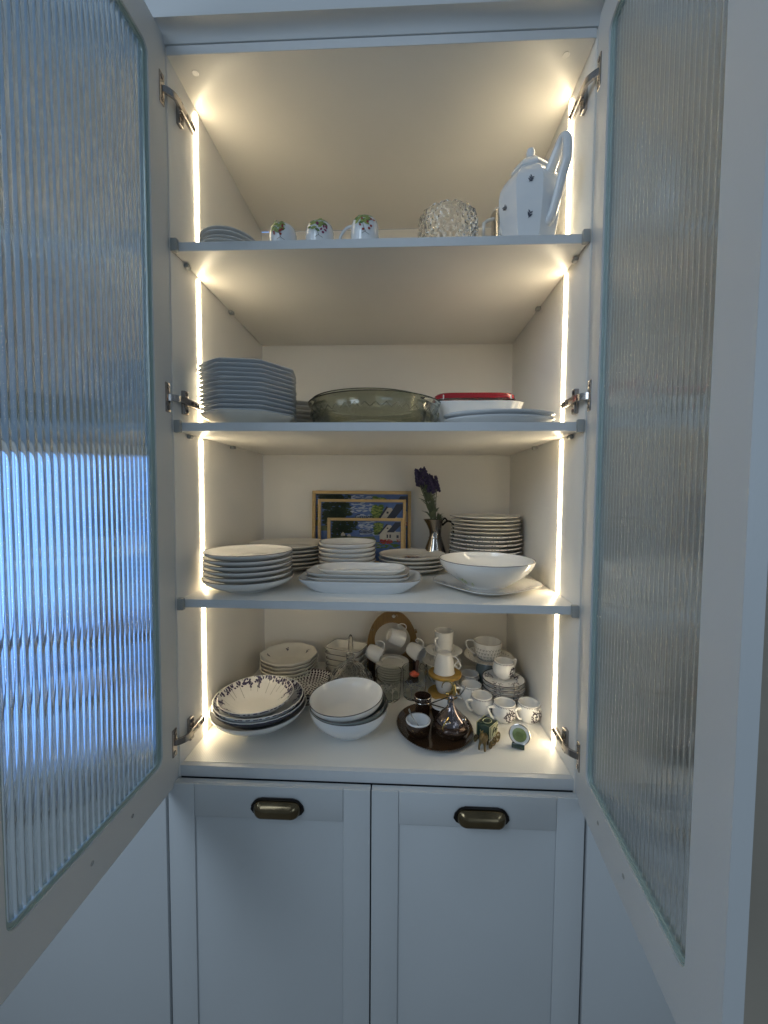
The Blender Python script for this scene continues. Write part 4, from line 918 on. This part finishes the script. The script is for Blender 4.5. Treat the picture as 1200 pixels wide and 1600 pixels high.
# coffee tray ----------------------------------------------------------
tr_ = thing('coffee_tray', 'dark brown glossy oval tray carrying a copper coffee set', 'tray', (.147, .166, z0), (0, 0, radians(18)))
MB().lathe([(0, 0), (.80, 0), (.90, .0022), (.975, .009), (1.0, .0115), (.995, .0128), (.975, .0118), (.90, .0052), (.80, .0036), (0, .0036)], 72, ell(.095, .1085)).build('tray_body', 'tray', tr_)
E = MB()
for k in range(110): a = 2*pi*k/110; E.ball((.0955*cos(a), .109*sin(a), .0120), .0011, 6)
E.build('beaded_edge', 'bronze', tr_)
zt = z0+.0042
cc = cup('copper_cup', 'dark engraved cup with white lining and a steel spoon, front left on the tray', [(.017, 0), (.022, .003), (.0285, .012), (.0305, .024), (.0300, .036)], 'copper', (.104, .132, zt), group='engraved cups on the tray')
MB().lathe([(.0305, .0358), (.0310, .0385), (.0295, .0400), (.0270, .0388), (.0262, .030), (.024, .012), (0, .006)], 44).build('cup_lining', 'white_blue', cc)
rimline(.0286, .0392, None, .0005, 40).build('lining_line', 'sprig', cc)
decal('engraved_scroll', 'gold', cc, [leaf2(-.02+.004*k, .022+.003*sin(k*1.3), k*1.1, .0042, .0010) for k in range(11)], onside([(.0285, .012), (.0305, .024), (.0300, .036)], -pi/2, 0, .0005))
spn = thing('coffee_spoon', 'small steel spoon leaning in the white-lined copper cup', 'spoon', (.104, .132, zt))
MB().tube(smooth([(.010, -.004, .012), (-.004, .0, .030), (-.016, .004, .046), (-.023, .006, .062)], 4), [.0019]*8+[.0024, .0030, .0038, .0042, .003], 8, flat=.5).build('spoon_handle', 'steel', spn)
MB().ball((.013, -.005, .009), .009, 10, (1, .62, .28), Euler((0, .6, 0))).build('spoon_bowl', 'steel', spn)
tcup = cup('tall_copper_cup', 'tall dark cup with silver beaded collar at the back left of the tray', [(.016, 0), (.0185, .003), (.0190, .030), (.0185, .052), (.0215, .058), (.0222, .070)], 'copper', (.118, .192, zt), group='engraved cups on the tray')
for q in (.0575, .0695): rimline(.0224, q, None, .0011, 40).build('collar_ring', 'silver', tcup)
E = MB()
for k in range(22): a = 2*pi*k/22; E.ball((.0224*cos(a), .0224*sin(a), .0640), .0019, 6)
E.build('collar_beads', 'silver', tcup)
c3 = cup('copper_cup', 'dark engraved cup with white lining at the back of the tray, crossed by dark tongs', [(.018, 0), (.022, .003), (.0270, .014), (.0285, .028), (.0280, .040)], 'copper', (.171, .200, zt), group='engraved cups on the tray')
MB().lathe([(.0285, .0398), (.0290, .0425), (.0275, .0440), (.0255, .0428), (.0246, .030), (.021, .012), (0, .006)], 44).build('cup_lining', 'white_blue', c3)
sg = thing('sugar_tongs', 'dark thin sugar tongs lying across the rear cup', 'tongs', (.150, .186, zt+.050))
for a in (.55, -.42): MB().tube([(-.014, -.002, .002), (.040*cos(a), .04*sin(a)*.6, .002+.022*sin(a))], [.0016, .0013], 6).build('tong_arm', 'bronzeedge', sg)
pot = thing('coffee_pot', 'shiny silver-domed copper pot with crescent and leaf finial at the right of the tray', 'pot', (.186, .137, zt))
MB().lathe([(0, 0), (.026, 0), (.029, .003), (.038, .012), (.0440, .020), (.0445, .026), (.042, .032), (.036, .0355)], 52).build('pot_body', 'copper', pot)
E = MB(); random.seed(11)
for k in range(90):
    a = random.uniform(0, 2*pi); z = random.uniform(.012, .032); r = interp([(.012, .038), (.022, .044), (.030, .0445), (.035, .043)], z); E.ball((r*cos(a), r*sin(a), z), random.uniform(.0012, .0026), 5)
E.build('raised_pattern', 'bronze', pot)
dm = MB().lathe([(.0360, .0345), (.0372, .037), (.0360, .042), (.0325, .048), (.0265, .055), (.0190, .062), (.0125, .069), (.0085, .077), (.0068, .086), (.0062, .092), (.0080, .096), (.006, .100), (0, .101)], 52).build('dome', 'smoke', pot)
MB().ball((.030, -.012, .048), .0065, 10, (1, 1, .7)).build('dome_boss', 'silver', dm); MB().ball((-.010, -.030, .048), .006, 10, (1, 1, .7)).build('dome_boss', 'silver', dm)
MB().tube([(-.0045, -.004, .070), (-.0075, -.004, .085), (-.0065, -.003, .098)], .0022, 8).build('neck_rib', 'silver', dm)
MB().tube(smooth([(0, 0, .094), (.010, 0, .099), (.022, 0, .104), (.032, 0, .117), (.036, 0, .126)], 4), [.0035-.00017*i for i in range(17)], 8).build('curved_horn', 'silver', dm)
MB().tube([(-.010+.0135*cos(a), 0, .122+.0150*sin(a)) for a in [-1.9+.29*k for k in range(19)]], [.0010+.0011*sin(pi*k/18) for k in range(19)], 8).build('crescent', 'gold', dm)
MB().lathe([(0, .100), (.0035, .102), (.0048, .110), (.0040, .120), (.0012, .130), (0, .131)], 12, ell(1, .6), c=(.0075, 0, 0)).build('leaf_finial', 'gold', dm)
MB().ball((-.010, 0, .104), .0045, 10).build('finial_ball', 'gold', dm)
MB().tube(smooth([(-.020, -.036, .030), (-.026, -.046, .040), (-.020, -.044, .054), (-.010, -.030, .060)], 4), .0020, 8).build('scroll', 'gold', pot)
# horse and carriage ornament -------------------------------------------
ca = thing('carriage_ornament', 'small bronze horse pulling a green box carriage beside the tray', 'ornament', (.262, .108, z0), (0, 0, radians(50))); ca.scale = (1.1, 1.1, 1.1)
# local +x runs from the horse to the back of the carriage
bxm = MB().box(-.004, .034, -.0165, .0165, .016, .047, .003).build('carriage_box', 'greenbox', ca)
MB().tube([(.015+.0105*cos(2*pi*k/28), .0090*sin(2*pi*k/28), .0475) for k in range(28)], .0008, 6, True).build('lid_ring', 'creambox', bxm)
MB().box(-.001, .031, -.0174, -.0160, .020, .044, .0006).build('relief_panel', 'creambox', bxm)
for (xa, za, xb, zb) in ((.006, .025, .014, .040), (.014, .040, .022, .026), (.020, .026, .032, .040), (.010, .030, .030, .030)):
    MB().tube(smooth([(xa, -.0176, za), ((xa+xb)/2, -.0182, (za+zb)/2+.004), (xb, -.0176, zb)], 4), .0008, 6).build('scroll', 'greenbox', bxm)
for (xa, xb, ya) in ((-.003, .033, -.0163), (-.003, .033, .0163)): MB().tube([(xa, ya, .0462), (xb, ya, .0462)], .0011, 6).build('corner_trim', 'creambox', bxm)
for ya in (-.0158, .0158): MB().tube([(-.0035, ya, .018), (-.0035, ya, .0460)], .0011, 6).build('corner_trim', 'creambox', bxm)
for x, r in ((-.002, .0070), (.013, .0085), (.030, .0100)):
    for y in (-.0185, .0185):
        wv = MB().tube([(x+r*cos(a), y, r+r*sin(a)+.001) for a in [2*pi*k/20 for k in range(20)]], .0014, 6, True)
        for k in range(6): a = pi*k/3; wv.tube([(x, y, r+.001), (x+r*cos(a), y, r+.001+r*sin(a))], .0008, 5)
        wv.ball((x, y, r+.001), .0028, 8); wv.build('wheel', 'antgold', ca)
MB().box(-.004, .034, -.012, .012, .012, .0195, .001).build('carriage_frame', 'bronze', ca)
MB().tube([(-.004, -.008, .014), (-.026, -.007, .020)], .0013, 6).tube([(-.004, .008, .014), (-.026, .007, .020)], .0013, 6).build('shafts', 'gold', ca)
# horse: one skinned body
def skinned(name, m, parent, pts, edges, rad, loc=(0, 0, 0), sub=2):
    me = bpy.data.meshes.new(name); me.from_pydata(pts, edges, []); o = bpy.data.objects.new(name, me); C.objects.link(o)
    md = o.modifiers.new('skin', 'SKIN'); 
    for i, r in enumerate(rad): me.skin_vertices[0].data[i].radius = (r, r)
    me.skin_vertices[0].data[0].use_root = True
    sb_ = o.modifiers.new('sub', 'SUBSURF'); sb_.levels = sub; sb_.render_levels = sub
    dg = bpy.context.evaluated_depsgraph_get(); m2 = bpy.data.meshes.new_from_object(o.evaluated_get(dg)); bpy.data.objects.remove(o)
    m2.materials.clear(); m2.materials.append(M[m]); m2.polygons.foreach_set('use_smooth', [True]*len(m2.polygons)); q = bpy.data.objects.new(name, m2); C.objects.link(q); q.parent = parent; q.location = loc; return q
hp = [(-.012, 0, .025), (-.024, 0, .0245), (-.034, 0, .027), (-.040, 0, .037), (-.043, 0, .045), (-.050, 0, .041), (-.055, 0, .037),
      (-.033, -.0045, .020), (-.034, -.005, .011), (-.033, -.005, .001), (-.033, .0045, .020), (-.038, .006, .013), (-.037, .006, .004),
      (-.010, -.0045, .020), (-.006, -.005, .011), (-.008, -.005, .001), (-.010, .0045, .020), (-.007, .005, .011), (-.009, .005, .001),
      (-.007, 0, .028), (-.002, 0, .022), (-.001, 0, .013)]
he = [(0, 1), (1, 2), (2, 3), (3, 4), (4, 5), (5, 6), (2, 7), (7, 8), (8, 9), (2, 10), (10, 11), (11, 12), (0, 13), (13, 14), (14, 15), (0, 16), (16, 17), (17, 18), (0, 19), (19, 20), (20, 21)]
hr_ = [.0075, .0072, .0078, .0052, .0045, .0035, .0026, .0035, .0024, .0026, .0035, .0024, .0026, .0040, .0025, .0026, .0040, .0025, .0026, .002, .002, .0014]
hs = skinned('horse', 'antgold', ca, hp, he, hr_, loc=(.008, -.002, 0)); hs.rotation_euler = (0, 0, .25)
MB().tube([(-.043, -.002, .048), (-.043, -.003, .053)], [.0018, .0005], 6).tube([(-.043, .002, .048), (-.043, .003, .053)], [.0018, .0005], 6).build('ears', 'gold', hs)
MB().tube([(-.0385, 0, .047), (-.036, 0, .040), (-.031, 0, .034), (-.028, 0, .0325)], [.0018, .003, .003, .001], 6).build('mane', 'gold', hs)
# round glazed medallion -------------------------------------------------
md = thing('round_medallion', 'small round ornament with green relief disc on a grey-green foot', 'ornament', (.3440, .098, z0), (radians(-14), 0, radians(-20)))
MB().tube([(.0235*cos(2*pi*k/44), 0, .030+.0225*sin(2*pi*k/44)) for k in range(44)], .0016, 8, True).build('outer_ring', 'silver', md)
b = MB().lathe([(0, -.0018), (.0222, -.0018), (.0222, .0018), (0, .0018)], 44); b.v = [(x, z, .030+y*.96) for x, y, z in b.v]; b.build('white_disc', 'white', md)
b = MB().lathe([(.0165, 0), (.0160, .0028), (.010, .0048), (0, .0054)], 36); b.v = [(x, -z-.0016, .030+y*.96) for x, y, z in b.v]; b.build('relief_disc', 'greenrelief', md)
b = MB()
for k in range(7): b.tube([(-.008+.0027*k, -.0068, .020), (-.0075+.0025*k, -.0075, .036+.003*sin(k))], .0009, 6)
b.build('relief_ribs', 'greenrelief', md)
bx('foot', 'greenbox', md, -.0165, .0125, -.008, .006, .000, .010, .001)

for o in bpy.data.objects:
    if o.type == 'MESH' and o.name.split('.')[0] in ('blooms', 'leaves', 'stems', 'rim_flecks', 'rim_points', 'printed_edge', 'raised_pattern', 'collar_beads', 'beaded_edge', 'relief_ribs', 'moulded_band'): o['kind'] = 'stuff'
